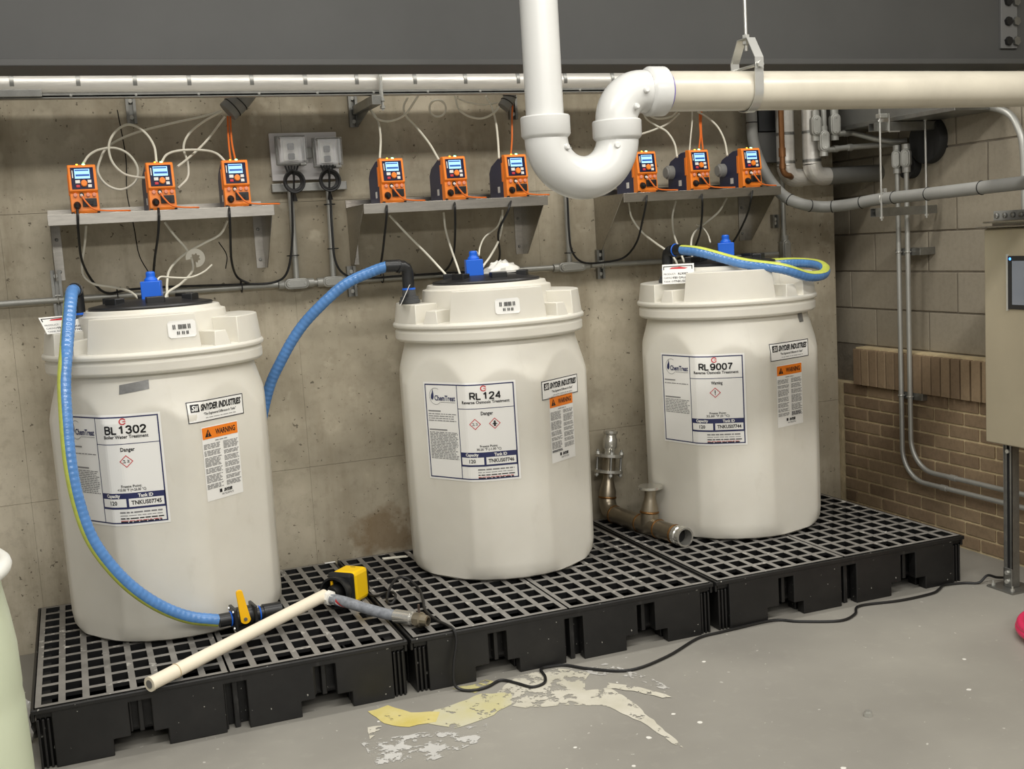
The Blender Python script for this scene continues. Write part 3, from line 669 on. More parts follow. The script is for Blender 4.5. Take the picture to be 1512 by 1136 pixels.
TANKS = [
 tank(0, (.56, .835), math.radians(-10), 'leftmost white plastic tank labelled BL1302 with blue hose down its front',
   dict(name='BL1302', kind='Boiler Water Treatment', signal='Danger', haz=[('corrosive', .70)], freeze='<15.00 °F (<-26.00 °C)', id='TNKUS07745', label=(-25, .675), maker=(37, .866), warn=(37.5, .663), code=(21, 1.180), blue=(30, .02), tape=[(-15, .972, 1, .986, .034)])),
 tank(1, (1.99, .845), math.radians(-13), 'middle white plastic tank labelled RL124',
   dict(name='RL124', kind='Reverse Osmosis Treatment', signal='Danger', haz=[('corrosive', .60), ('health', .79)], freeze='30.20 °F (-1.00 °C)', id='TNKUS07746', label=(-24, .65), maker=(40, .80), warn=(40, .625), code=(5, 1.165), blue=(-90, .05))),
 tank(2, (3.20, .815), math.radians(-29), 'rightmost white plastic tank labelled RL9007 in the corner',
   dict(name='RL9007', kind='Reverse Osmosis Treatment', signal='Warning', haz=[('irritant', .70)], freeze='32.00 °F (0 °C)', id='TNKUS07744', label=(-23, .66), maker=(42, .86), warn=(41, .655), blue=(170, .07), tape=[(55, 1.004, 61, 1.004, .05)])),
]

# ------------------------------------------------------------------ stainless shelves
SHX = [(.21, 1.10, 1.856), (1.485, 2.355, 1.842), (2.745, 3.625, 1.836)]     # x0, x1, top height
def shelf(i, label):
    x0, x1, zt = SHX[i]; t = thing('wall_shelf', label, 'shelf', (0, 0, 0), 0, 'stainless pump shelves on the wall')
    B().box(x0, x1, .95, WY-.002, zt-.003, zt).go('top', M_STEEL, t, None)
    B().box(x0, x1, .947, .953, zt-.042, zt+.001).go('front_lip', M_STEEL, t, None, .001)
    B().box(x0, x1, WY-.006, WY-.001, zt, zt+.034).go('back_lip', M_STEEL, t, None)
    for k, x in enumerate((x0+.004, x1-.004)):
        s = 1 if k == 0 else -1
        b = B().prism([(.956, zt-.003), (WY-.001, zt-.003), (WY-.001, zt-.262), (WY-.06, zt-.262)], x-.0015, x+.0015, 'x')
        b.box(min(x, x+s*.038), max(x, x+s*.038), WY-.005, WY-.0015, zt-.262, zt-.003)
        br = b.go('bracket', M_STEEL, t, None)
        for z in (zt-.09, zt-.225):
            B().lathe([(0, 0), (.008, 0), (.006, .005), (0, .006)], 8, (x+s*.02, WY-.005, z), (0, -1, 0)).go('screw', M_GALV, br, .5)
    return t
shelf(0, 'stainless wall shelf above the BL1302 tank'); shelf(1, 'stainless wall shelf above the RL124 tank'); shelf(2, 'stainless wall shelf above the RL9007 tank')

# ------------------------------------------------------------------ metering pumps
def make_pump():
    t = thing('metering_pump', '', 'pump')
    W, Hh, yf = .060, .196, 0
    # housing: dark blue, chamfered towards the top rear
    B().prism([(.032, .0), (.235, .0), (.235, .125), (.205, .155), (.10, .188), (.032, .19)], -.056, .056, 'x').go('housing', M_PBLUE, t, None, .004)
    # orange front shell, leaning keypad half over a recessed connection half
    b = B(); b.prism([(.0, .012), (.006, .084), (-.004, .090), (.010, .184), (.016, .194), (.05, .196), (.05, .0), (.004, .0)], -W, W, 'x')
    sh = b.go('front_shell', M_ORANGE, t, None, .004)
    B().box(-W-.003, -W, .036, .056, .075, .16).go('side_clip', M_ORANGE, t, None, .001)
    # keypad lies on the sloping upper front: y = -.004 at z .090 -> .010 at z .184
    sl = (.014)/.094; K = lambda x, z, o: Vector((x, -.004+(z-.090)*sl-o, z))
    def slab(name, x0, x1, z0, z1, o, m, parent, bev=.001, th=.004):
        b = B(); V = [b.v(K(x, z, oo)) for oo in (o-th, o) for x, z in ((x0, z0), (x1, z0), (x1, z1), (x0, z1))]
        for q in ((0, 1, 2, 3), (4, 7, 6, 5), (0, 4, 5, 1), (1, 5, 6, 2), (2, 6, 7, 3), (3, 7, 4, 0)): b.f([V[j] for j in q])
        return b.go(name, m, parent, None, bev)
    kp = slab('keypad', -.048, .048, .097, .183, .002, M_PANEL, t)
    sc = slab('screen', -.032, .032, .139, .177, .003, M_SCREEN, kp, 0)
    slab('screen_text', -.030, .028, .169, .174, .0036, M_SCRTXT, kp, 0, .001); slab('screen_text', -.028, .030, .148, .156, .0036, M_SCRTXT, kp, 0, .001)
    slab('brand_mark', -.043, -.039, .142, .172, .0026, M_WHITE, kp, 0, .001)
    c = K(.004, .119, .002); n = Vector((0, -1, sl)).normalized()
    B().lathe([(.0135, 0), (.0135, .006), (.011, .009), (0, .009)], 20, c, n).go('dial', M_ORANGE, kp, .5)
    slab('button', -.032, -.012, .120, .133, .005, M_BTN, kp); slab('button', .020, .036, .121, .133, .005, M_BTN, kp); slab('button', .020, .036, .103, .115, .005, M_BTN, kp)
    slab('button', -.030, -.014, .104, .114, .005, M_RBTN, kp)
    for x in (-.038, .016, .042):
        B().lathe([(.0085, 0), (.0085, .005), (.006, .007), (0, .007)], 14, (x, .004, .074), (0, -1, 0)).go('port_cap', M_PORT, t, .5)
    B().lathe([(.010, 0), (.010, .006), (0, .006)], 14, (-.011, .004, .074), (0, -1, 0)).go('port', M_BLACK, t, .5)
    so = B().box(-.010, .050, -.005, .006, .027, .060).go('relay_cover', M_BLKP, t, None, .002)
    B().box(.008, .034, -.009, -.004, .034, .052).go('relay_socket', M_BLACK, so, None, .001)
    B().lathe([(.0155, 0), (.0155, .012), (.012, .022), (.007, .030), (0, .030)], 18, (-.034, .004, .034), (0, -1, -.15)).go('power_plug', M_BLACK, t, .5)
    for x in (-.054, .054): B().box(x-.006, x+.006, .0, .012, .0, .008).go('foot', M_BLACK, t, None)
    B().lathe([(.007, 0), (.006, .003), (0, .005)], 12, (.010, .022, .194), (0, -.4, 1)).go('status_light', M_LEDG, t, .5)
    B().lathe([(.005, 0), (.004, .003), (0, .004)], 12, (-.018, .020, .194), (0, -.4, 1)).go('status_light', M_LEDY, t, .5)
    B().box(-.0568, -.056, .10, .128, .028, .056).go('rating_label', M_WHITE, t, None)
    return t
PX = [(.356, 0), (.656, 0), (.957, 0), (1.632, 1), (1.922, 1), (2.218, 1), (2.888, 2), (3.178, 2), (3.474, 2)]
PL = ['orange metering pump at the left end of the shelf above the BL1302 tank', 'orange metering pump in the middle of the shelf above the BL1302 tank', 'orange metering pump at the right end of the shelf above the BL1302 tank',
      'orange metering pump at the left end of the shelf above the RL124 tank', 'orange metering pump in the middle of the shelf above the RL124 tank', 'orange metering pump at the right end of the shelf above the RL124 tank',
      'orange metering pump half hidden by the white drain trap', 'orange metering pump in the middle of the shelf above the RL9007 tank', 'orange metering pump at the right end of the shelf above the RL9007 tank']
pump0 = make_pump()
for i, (x, s) in enumerate(PX):
    p = pump0 if i == 0 else copy_tree(pump0)
    if s == 2: B().lathe([(.034, 0), (.034, .03), (.026, .036), (.026, .044), (0, .044)], 20, (-.056, .19, .10), (-1, 0, 0)).go('dosing_head', mat('grey_dosing_head', (150, 150, 146), .5), p, .5)
    p.location = (x, .966, SHX[s][2]+.0005); p['label'] = PL[i]; p['group'] = 'orange metering pumps on the shelves'
    p.scale = (.89, 1, 1); p.rotation_euler.z = math.radians((1, 3, -1, 0, 0, 0, 0, 0, -1)[i])
NTH = ['first', 'second', 'third', 'fourth', 'fifth', 'sixth', 'seventh', 'eighth', 'ninth']
# orange patch leads from each pump front over the shelf edge
for i, (x, s) in enumerate(PX):
    z = SHX[s][2]; rnd = random.Random(i); e = rnd.uniform(.06, .10) if i != 7 else .12
    P = [(x-.011, .964, z+.074), (x-.008, .945, z+.066), (x+.004, .936, z+.044), (x+.030, .934, z+.016), (x+.060+e*.2, .944, z+.0075), (x+.060+e, .962, z+.0055), (x+.075+e, .985, z+.0055)]
    if i == 7: P = P[:-1] + [(x+.19, .975, z+.006), (x+.17, 1.0, z+.006)]
    t = thing('patch_lead', f'short orange patch lead on the {NTH[i]} orange pump from the left', 'cable', (0, 0, 0), 0, 'orange patch leads on the pumps')
    B().tube(catmull(P, 6), .0034, 8).go('cable', M_ORCAB, t); B().tube([P[0], Vector(P[0]).lerp(Vector(P[1]), .9)], [.006, .0045], 8).go('plug', M_BTN, t)
# ------------------------------------------------------------------ cables and tubes on the wall
CAB = {
 'c1': [(0.325, 0.955, 1.886), (0.322, 0.93, 1.84), (0.319, 0.97, 1.78), (0.323, 1.1, 1.672), (0.358, 1.2, 1.583), (0.41, 1.22, 1.53), (0.499, 1.22, 1.538), (0.639, 1.22, 1.539), (0.81, 1.22, 1.533), (0.985, 1.22, 1.527), (1.12, 1.22, 1.527), (1.182, 1.21, 1.574), (1.216, 1.21, 1.723), (1.226, 1.21, 1.872), (1.228, 1.21, 1.926)],
 'c2': [(0.633, 0.955, 1.864), (0.63, 0.93, 1.824), (0.622, 0.98, 1.75), (0.608, 1.1, 1.654), (0.608, 1.2, 1.583), (0.639, 1.225, 1.536)],
 'c3': [(0.915, 0.955, 1.859), (0.911, 0.93, 1.816), (0.914, 0.98, 1.748), (0.925, 1.1, 1.635), (0.956, 1.2, 1.562), (1.008, 1.215, 1.528)],
 'c4': [(1.591, 0.955, 1.837), (1.582, 0.93, 1.798), (1.585, 1.0, 1.712), (1.592, 1.12, 1.593), (1.586, 1.2, 1.535), (1.555, 1.22, 1.521)],
 'c5': [(1.904, 0.955, 1.835), (1.896, 0.93, 1.798), (1.912, 1.0, 1.694), (1.935, 1.12, 1.587), (1.917, 1.2, 1.525), (1.866, 1.22, 1.513)],
 'c6': [(2.177, 0.955, 1.832), (2.148, 0.93, 1.78), (2.122, 1.0, 1.689), (2.168, 1.12, 1.589), (2.173, 1.19, 1.538), (2.108, 1.215, 1.513), (1.899, 1.22, 1.514), (1.733, 1.22, 1.515), (1.539, 1.22, 1.516), (1.444, 1.215, 1.538), (1.401, 1.21, 1.606), (1.397, 1.21, 1.743), (1.4, 1.21, 1.865), (1.399, 1.2, 1.91)],
 'c7': [(2.873, 0.955, 1.827), (2.853, 0.93, 1.785), (2.868, 1.0, 1.707), (2.882, 1.1, 1.602), (2.862, 1.2, 1.531), (2.769, 1.22, 1.513), (2.646, 1.22, 1.518), (2.585, 1.215, 1.575), (2.573, 1.215, 1.681), (2.574, 1.215, 1.813), (2.576, 1.22, 1.885)],
 'c8': [(3.173, 0.955, 1.821), (3.16, 0.93, 1.778), (3.194, 1.0, 1.691), (3.234, 1.1, 1.609), (3.242, 1.2, 1.528), (3.173, 1.22, 1.502)],
 'c9': [(3.463, 0.955, 1.826), (3.437, 0.93, 1.782), (3.455, 1.0, 1.702), (3.443, 1.1, 1.584), (3.421, 1.2, 1.51), (3.332, 1.22, 1.492)],
 'w1': [(0.366, 1.0, 2.058), (0.394, 1.08, 2.097), (0.438, 1.15, 2.124), (0.5, 1.16, 2.129), (0.551, 1.15, 2.101), (0.58, 1.14, 2.044), (0.566, 1.14, 1.988), (0.509, 1.14, 1.957), (0.452, 1.14, 1.978), (0.423, 1.15, 2.03), (0.437, 1.18, 2.085), (0.476, 1.2, 2.141), (0.575, 1.2, 2.189), (0.729, 1.18, 2.226), (0.869, 1.16, 2.252), (0.941, 1.15, 2.272)],
 'w2': [(0.647, 1.0, 2.052), (0.647, 1.05, 2.125), (0.616, 1.1, 2.189), (0.561, 1.12, 2.22), (0.507, 1.12, 2.193), (0.475, 1.12, 2.139), (0.48, 1.12, 2.073), (0.519, 1.1, 2.02), (0.577, 1.08, 2.0), (0.621, 1.05, 1.996)],
 'w3': [(0.665, 1.0, 2.049), (0.697, 1.05, 2.088), (0.76, 1.1, 2.107), (0.849, 1.1, 2.105), (0.897, 1.05, 2.085), (0.926, 1.0, 2.043)],
 'w3b': [(0.959, 1.15, 2.249), (0.873, 1.15, 2.149), (0.793, 1.12, 2.08), (0.734, 1.06, 2.037)],
 'w3c': [(0.949, 1.15, 2.272), (0.865, 1.14, 2.227), (0.8, 1.13, 2.177), (0.773, 1.13, 2.121), (0.783, 1.12, 2.058), (0.775, 1.1, 1.994), (0.729, 1.07, 1.949)],
 'w4': [(1.588, 1.0, 2.039), (1.62, 1.08, 2.132), (1.632, 1.14, 2.206), (1.624, 1.18, 2.253), (1.609, 1.2, 2.28)],
 'w4b': [(1.607, 1.18, 2.275), (1.627, 1.15, 2.229), (1.683, 1.14, 2.214), (1.755, 1.14, 2.24), (1.81, 1.15, 2.301), (1.835, 1.16, 2.332)],
 'w5': [(1.859, 1.0, 2.025), (1.845, 1.08, 2.105), (1.808, 1.14, 2.185), (1.773, 1.17, 2.237), (1.766, 1.18, 2.281), (1.788, 1.18, 2.323)],
 'w6': [(2.147, 1.0, 2.022), (2.17, 1.06, 2.116), (2.188, 1.12, 2.199), (2.187, 1.16, 2.272), (2.168, 1.18, 2.325)],
 'w6b': [(2.01, 1.16, 2.324), (2.016, 1.14, 2.266), (2.053, 1.13, 2.231), (2.119, 1.13, 2.217), (2.184, 1.14, 2.239), (2.225, 1.16, 2.272)],
 'w6c': [(2.02, 1.16, 2.315), (2.068, 1.16, 2.296), (2.151, 1.16, 2.282), (2.22, 1.18, 2.293)],
 'w7': [(3.072, 1.0, 2.0), (3.094, 1.06, 2.071), (3.078, 1.1, 2.131), (3.04, 1.13, 2.164), (3.001, 1.16, 2.201), (2.995, 1.18, 2.24)],
 'w7b': [(2.935, 1.12, 2.123), (3.02, 1.13, 2.145), (3.103, 1.14, 2.174), (3.185, 1.16, 2.225)],
 'w7c': [(2.997, 1.15, 2.226), (3.047, 1.14, 2.201), (3.123, 1.14, 2.207), (3.174, 1.16, 2.235)],
 'w8': [(3.141, 1.0, 2.024), (3.199, 1.08, 2.109), (3.233, 1.12, 2.179), (3.26, 1.16, 2.25)],
 'w9': [(3.354, 1.0, 1.999), (3.379, 1.06, 2.076), (3.368, 1.1, 2.148), (3.336, 1.14, 2.2), (3.29, 1.16, 2.233)],
 'd1': [(0.354, 1.15, 1.816), (0.342, 1.18, 1.742), (0.323, 1.2, 1.659), (0.326, 1.2, 1.608), (0.365, 1.2, 1.571), (0.43, 1.18, 1.555), (0.493, 1.1, 1.535), (0.52, 1.0, 1.507), (0.528, 0.95, 1.482)],
 'd2': [(0.666, 1.12, 1.813), (0.701, 1.12, 1.755), (0.741, 1.12, 1.701), (0.762, 1.12, 1.651), (0.758, 1.1, 1.602), (0.7, 1.0, 1.555), (0.634, 0.9, 1.523), (0.614, 0.85, 1.49)],
 'd3': [(0.926, 1.12, 1.806), (0.89, 1.12, 1.75), (0.815, 1.12, 1.714), (0.733, 1.12, 1.673), (0.666, 1.05, 1.619), (0.641, 0.97, 1.568), (0.626, 0.88, 1.488)],
 'd3b': [(0.592, 0.84, 1.576), (0.611, 0.87, 1.588), (0.661, 0.93, 1.581), (0.734, 1.0, 1.576), (0.796, 1.04, 1.594), (0.836, 1.05, 1.623)],
 'd4': [(1.64, 1.1, 1.794), (1.707, 1.08, 1.708), (1.781, 1.03, 1.611), (1.836, 0.97, 1.525), (1.863, 0.9, 1.469), (1.874, 0.88, 1.445)],
 'd5': [(1.897, 1.1, 1.794), (1.895, 1.08, 1.713), (1.901, 1.03, 1.619), (1.904, 0.97, 1.542), (1.901, 0.9, 1.467)],
 'd6': [(2.187, 1.1, 1.792), (2.171, 1.08, 1.714), (2.131, 1.04, 1.643), (2.064, 0.98, 1.578), (2.003, 0.92, 1.533), (1.979, 0.9, 1.476)],
 'd6b': [(2.182, 1.1, 1.768), (2.147, 1.08, 1.715), (2.055, 1.0, 1.671), (2.003, 0.93, 1.627), (1.976, 0.88, 1.591), (1.958, 0.86, 1.607), (1.939, 0.84, 1.575)],
 'd7': [(2.858, 1.12, 1.795), (2.862, 1.1, 1.722), (2.899, 1.07, 1.65), (2.954, 1.04, 1.593), (2.994, 1.0, 1.551), (3.009, 0.95, 1.506), (3.017, 0.93, 1.454)],
 'd8': [(3.122, 1.12, 1.793), (3.088, 1.1, 1.717), (3.075, 1.07, 1.633), (3.062, 1.0, 1.556), (3.052, 0.93, 1.477), (3.052, 0.92, 1.438)],
 'd9': [(3.416, 1.12, 1.794), (3.357, 1.1, 1.731), (3.276, 1.08, 1.684), (3.191, 1.05, 1.643), (3.132, 1.0, 1.595), (3.103, 0.95, 1.52), (3.108, 0.92, 1.441)],
 'd9b': [(3.209, 1.08, 1.67), (3.226, 1.05, 1.655), (3.225, 1.0, 1.62), (3.19, 0.92, 1.58)],
 'o3': [(0.953, 1.05, 2.052), (0.958, 1.1, 2.122), (0.965, 1.14, 2.183), (0.973, 1.17, 2.252)],
 'o3b': [(0.973, 1.05, 2.051), (0.972, 1.1, 2.121), (0.977, 1.14, 2.182), (0.984, 1.17, 2.251)],
 'o6': [(2.224, 1.05, 2.031), (2.256, 1.1, 2.118), (2.278, 1.14, 2.216), (2.299, 1.17, 2.297)],
 'o8': [(3.224, 1.05, 2.037), (3.265, 1.1, 2.11), (3.288, 1.14, 2.18), (3.308, 1.17, 2.234)],
 'o8b': [(3.247, 1.05, 2.036), (3.272, 1.1, 2.11), (3.296, 1.14, 2.18), (3.32, 1.17, 2.234)],
}

CL = {
 'c1': 'black power cord hanging from the first pump and running along the conduit to the outlet', 'c2': 'black power cord dropping from the second pump behind the blue cap', 'c3': 'black power cord dropping from the third pump to the conduit',
 'c4': 'black power cord dropping from the fourth pump behind the blue hose', 'c5': 'black power cord dropping from the fifth pump to the conduit', 'c6': 'black power cord from the sixth pump running left along the conduit up to the outlet',
 'c7': 'black power cord from the pump behind the drain trap running up the single conduit', 'c8': 'black power cord dropping from the eighth pump towards the blue cap', 'c9': 'black power cord dropping from the ninth pump in a long slant',
 'w1': 'white tube coiled beside the first pump and rising to the grey sleeve', 'w2': 'white tube arching in a big loop above the second pump', 'w3': 'white tube bridging the second and third pumps', 'w3b': 'straight white tube slanting from the grey sleeve to the second pump', 'w3c': 'wavy white tube hanging from the grey sleeve between second and third pumps',
 'w4': 'white tube rising from the fourth pump to the pipe bracket', 'w4b': 'white tube sagging under the jacketed pipe beside the bracket', 'w5': 'white tube curving up from the fifth pump', 'w6': 'white tube rising from the sixth pump beside the orange cable', 'w6b': 'white tube sagging deep under the jacketed pipe near the sixth pump', 'w6c': 'thin white tube lying flat just under the jacketed pipe near the sixth pump',
 'w7': 'white tube curving up from left of the eighth pump behind the white drain pipe', 'w7b': 'white tube crossing diagonally under the white drain pipe', 'w7c': 'short white tube looped right under the white drain pipe', 'w8': 'thin white tube rising from the eighth pump', 'w9': 'white tube curving up from the ninth pump to the drain pipe',
 'd1': 'white tube hanging under the first pump and bending to the tank lid', 'd2': 'white tube slanting from under the second pump through the torn paper tag', 'd3': 'white tube slanting from under the third pump down to the blue cap', 'd3b': 'loose ended white lead bending right from the blue cap of the BL1302 tank',
 'd4': 'white tube slanting from the fourth pump to the RL124 lid', 'd5': 'white tube dropping from the fifth pump to the RL124 lid', 'd6': 'white tube dropping from the sixth pump beside the blue cap', 'd6b': 'thin grey lead curling into the blue cap of the RL124 tank',
 'd7': 'white tube slanting from the seventh pump behind the hose elbow', 'd8': 'white tube dropping from the shelf to the RL9007 lid behind the hose', 'd9': 'white tube bending from the ninth pump down to the RL9007 lid', 'd9b': 'short white lead curling into the blue cap of the RL9007 tank',
 'o3': 'left orange network cable rising from the third pump', 'o3b': 'right orange network cable rising from the third pump', 'o6': 'orange network cable rising from the sixth pump', 'o8': 'left orange network cable rising behind the eighth pump', 'o8b': 'right orange network cable rising behind the eighth pump'}
for k, P in CAB.items():
    m, r, nm, cat, gr = {'c': (M_BLACK, .0052, 'power_cord', 'cable', 'black pump power cords'), 'w': (M_WTUBE, .0050, 'dosing_tube', 'tube', 'white dosing tubes'), 'd': (M_WTUBE, .0050, 'suction_tube', 'tube', 'white suction tubes'), 'o': (M_ORCAB, .0042, 'network_cable', 'cable', 'orange network cables')}[k[0]]
    if k in ('d6b', 'w6c', 'd9b', 'w8', 'd3b'): r = .0038
    tag(B().tube(catmull(P, 7), r, 8).go(nm, m), CL[k], cat, gr)
tag(B().torus((1.935, 1.2, 2.275), .038, .005, (0.2, 1, 0), 32, 8).go('dosing_tube', M_WTUBE), 'white tube coiled in a small ring under the jacketed pipe', 'tube', 'white dosing tubes')
# cable ties along the cords
def tie(c, R, ax, label):
    tag(B().torus(c, R, .0028, ax, 18, 6).go('cable_tie', M_BLACK), label, 'cable tie', 'black cable ties')
tie((.452, 1.232, 1.518), .026, (1, 0, 0), 'black cable tie on the conduit left of the BL1302 blue cap'); tie((.975, 1.232, 1.518), .026, (1, 0, 0), 'black cable tie on the conduit below the third pump')
tie((1.215, 1.232, 1.64), .026, (0, 0, 1), 'black cable tie on the conduit under the left outlet'); tie((1.40, 1.232, 1.66), .024, (0, 0, 1), 'black cable tie low on the conduit under the right outlet'); tie((1.40, 1.232, 1.86), .024, (0, 0, 1), 'black cable tie high on the conduit under the right outlet')
tie((1.62, 1.232, 1.516), .026, (1, 0, 0), 'black cable tie on the conduit behind the blue hose'); tie((2.17, 1.232, 1.51), .026, (1, 0, 0), 'black cable tie on the conduit right of the RL124 blue cap'); tie((2.58, 1.232, 1.57), .026, (0, 0, 1), 'black cable tie on the single riser conduit below the drain trap')
# torn paper tag round the tubes
b = B(); pts = []
for k in range(22):
    a = -.5*PI + k/21*1.55*PI; pts.append((.775+.040*math.cos(a), 1.655+.040*math.sin(a)))
for k in range(22):
    a = -.5*PI + (21-k)/21*1.55*PI; r = .018+.004*math.sin(k*1.7); pts.append((.775+r*math.cos(a), 1.655+r*math.sin(a)))
tag(b.prism(pts, 1.096, 1.099, 'y').go('paper_tag', M_WTUBE, None, None), 'torn ring of white tape wrapped round tubes below the third pump', 'tape')
# grey cable sleeves where tubes leave
def sleeve(P, label, r=.036):
    t = thing('cable_sleeve', label, 'sleeve', (0, 0, 0)); B().tube(catmull(P, 6), r, 18).go('sleeve', M_GREYP, t)
    for f in (1, 2):
        q = Vector(P[f]); d = (Vector(P[min(f+1, len(P)-1)])-Vector(P[f-1])).normalized(); B().torus(q, r+.001, .0025, d, 20, 6).go('tie', M_BLACK, t)
sleeve([(.972, 1.15, 2.268), (.995, 1.15, 2.288), (1.022, 1.15, 2.310), (1.075, 1.15, 2.37)], 'grey cable sleeve above the third pump holding white and orange leads', .045)
sleeve([(2.25, 1.17, 2.27), (2.27, 1.17, 2.295), (2.285, 1.17, 2.32), (2.30, 1.16, 2.42)], 'grey cable sleeve above the sixth pump', .03)

# ------------------------------------------------------------------ outlets
def outlet(x0, x1, z0, z1, label, kind):
    t = thing('weatherproof_outlet', label, 'outlet', (0, 0, 0), 0, 'covered outlets on the backboard')
    B().box(x0+.012, x1-.012, WY-.058, WY-.022, z0+.006, z1-.006).go('box', M_PLATE, t, None, .004)
    B().box(x0+.03, x1-.03, WY-.063, WY-.056, z0+.014, z1-.016).go('receptacle', M_DEVICE, t, None, .003)
    for zz in (z0+.032, z0+.075):
        B().box((x0+x1)/2-.014, (x0+x1)/2+.014, WY-.082, WY-.06, zz-.014, zz+.014).go('plug', M_BLACK, t, None, .004)
    b = B(); y0, y1, i_, w_ = WY-.128, WY-.058, .008, .0025
    b.box(x0+i_, x1-i_, y0, y0+w_, z0+i_, z1-i_); b.box(x0, x0+w_, y0+.006, y1, z0, z1); b.box(x1-w_, x1, y0+.006, y1, z0, z1); b.box(x0, x1, y0+.006, y1, z1-w_, z1); b.box(x0, x1, y0+.006, y1, z0, z0+w_)
    b.go('clear_cover', M_CLEAR, t, None, .004)
    f = B(); f.box(x0-.004, x0+.004, WY-.066, WY-.054, z0-.004, z1+.004); f.box(x1-.004, x1+.004, WY-.066, WY-.054, z0-.004, z1+.004); f.box(x0, x1, WY-.066, WY-.054, z0-.006, z0+.004); f.box(x0, x1, WY-.066, WY-.054, z1-.004, z1+.004)
    f.go('cover_frame', M_GALV, t, None, .002)
    B().box(x1-.034, x1-.008, WY-.12, WY-.06, z0-.012, z0-.003).go('latch', M_GALV, t, None, .002)
bb = thing('outlet_backboard', 'pale grey backboard behind the two covered outlets', 'backboard', (0, 0, 0))
B().box(1.158, 1.462, WY-.022, WY-.004, 1.975, 2.185).go('board', M_PLATE, bb, None, .003)
B().box(1.15, 1.49, WY-.035, WY-.002, 1.925, 1.962).go('strut', M_GALV, bb, None, .002)
B().box(1.31, 1.342, WY-.05, WY-.022, 2.07, 2.115).go('coupling', M_GALV, bb, None, .003)
outlet(1.178, 1.304, 2.045, 2.165, 'left outlet under a clear hinged cover', 0); outlet(1.343, 1.461, 2.03, 2.152, 'right outlet under a clear hinged cover', 1)
for cx, lab in ((1.24, 'knotted bundle of black cords under the left outlet'), (1.40, 'coiled bundle of black cords under the right outlet')):
    t = thing('cord_bundle', lab, 'cable', (0, 0, 0), 0, 'black cord bundles under the outlets')
    for k in range(5):
        rnd = random.Random(k+int(cx*100)); z0 = 2.035
        P = [(cx-.03+k*.014, WY-.07, z0), (cx-.02+k*.008, WY-.08, z0-.03)]
        for a in range(9):
            P.append((cx+(.034+.003*k)*math.sin(a*PI/4), WY-.078-.004*k-rnd.uniform(0, .006), 1.965+(.036+.003*k)*math.cos(a*PI/4)))
        P += [(cx, WY-.072, 1.93), (cx-.006+k*.004, WY-.066, 1.88)]
        B().tube(catmull(P, 5), .0046, 7).go('cord', M_BLACK, t)
for k, x in enumerate((1.216, 1.226)):
    pass

# ------------------------------------------------------------------ conduit on the wall
CY = WY-.030
def conduit_body(name, c, L, ax, label, out=(0, -1, 0)):
    """long rounded conduit body with a screwed cover"""
    t = thing(name, label, 'conduit fitting', (0, 0, 0), 0, 'cast conduit bodies')
    d = Vector(ax).normalized(); o = Vector(out); s = d.cross(o); c = Vector(c)
    def stadium(L_, w, y0, y1, nm, m, par):
        b = B(); pts = []
        for k in range(9): a = -PI/2+PI*k/8; pts.append((L_/2-w+w*math.cos(a), w*math.sin(a)))
        for k in range(9): a = PI/2+PI*k/8; pts.append((-L_/2+w+w*math.cos(a), w*math.sin(a)))
        A = [b.v(c+d*u+s*v+o*y0) for u, v in pts]; C_ = [b.v(c+d*u+s*v+o*y1) for u, v in pts]; n = len(pts); b.f(A[::-1]); b.f(C_)
        for k in range(n): b.f([A[k], A[(k+1) % n], C_[(k+1) % n], C_[k]])
        return b.go(nm, m, par, .6, .003)
    bd = stadium(L, .024, -.018, .022, 'body', M_COND, t); cv = stadium(L*.86, .018, .022, .029, 'cover', M_COND, bd)
    for k in (-1, 1):
        B().lathe([(.005, 0), (.004, .003), (0, .003)], 10, c+d*k*(L*.43-.012)+o*.029, out).go('screw', M_ZINC, bd, .5)
        B().cyl(c+d*k*(L/2-.006), c+d*k*(L/2+.022), .0205, .0205, 14).go('hub', M_COND, t)
    return t
def run(name, P, r, m, label, cat, group=None, n=12, ribs=()):
    t = thing(name, label, cat, (0, 0, 0), 0, group); B().tube(P, r, n).go('pipe', m, t)
    for q, d, R, L in ribs: B().cyl(Vector(q)-Vector(d)*L/2, Vector(q)+Vector(d)*L/2, R, R, n).go('coupling', m, t)
    return t
run('conduit', [(-2.5, CY, 1.5145), (1.14, CY, 1.5145)], .0135, M_COND, 'horizontal steel conduit left of the outlets, behind the BL1302 tank', 'conduit', 'steel conduits on the concrete wall', ribs=[((.72, CY, 1.5145), (1, 0, 0), .018, .05)])
run('conduit', [(1.30, CY, 1.512), (1.335, CY, 1.512)], .0135, M_COND, 'very short horizontal conduit between the two outlet risers', 'conduit', 'steel conduits on the concrete wall')
run('conduit', [(1.46, CY, 1.510), (2.49, CY, 1.502)], .0135, M_COND, 'horizontal steel conduit behind the RL124 tank', 'conduit', 'steel conduits on the concrete wall')
run('conduit', [(2.70, CY, 1.500), (3.80, CY, 1.490)], .0135, M_COND, 'horizontal steel conduit behind the RL9007 tank', 'conduit', 'steel conduits on the concrete wall')
run('conduit', [(1.231, CY, 1.93), (1.226, CY, 1.535)], .0135, M_COND, 'vertical steel conduit under the left outlet', 'conduit', 'steel conduits on the concrete wall')
run('conduit', [(1.405, CY, 1.93), (1.396, CY, 1.535)], .0135, M_COND, 'vertical steel conduit under the right outlet', 'conduit', 'steel conduits on the concrete wall')
run('conduit', [(2.582, CY, 2.05), (2.582, CY, 1.525)], .0135, M_COND, 'single vertical steel conduit below the white drain trap', 'conduit', 'steel conduits on the concrete wall')
run('conduit', [(3.842, CY, 2.02), (3.842, CY, 1.55)], .0135, M_COND, 'vertical steel conduit in the corner beside the copper pipe', 'conduit', 'steel conduits on the concrete wall')
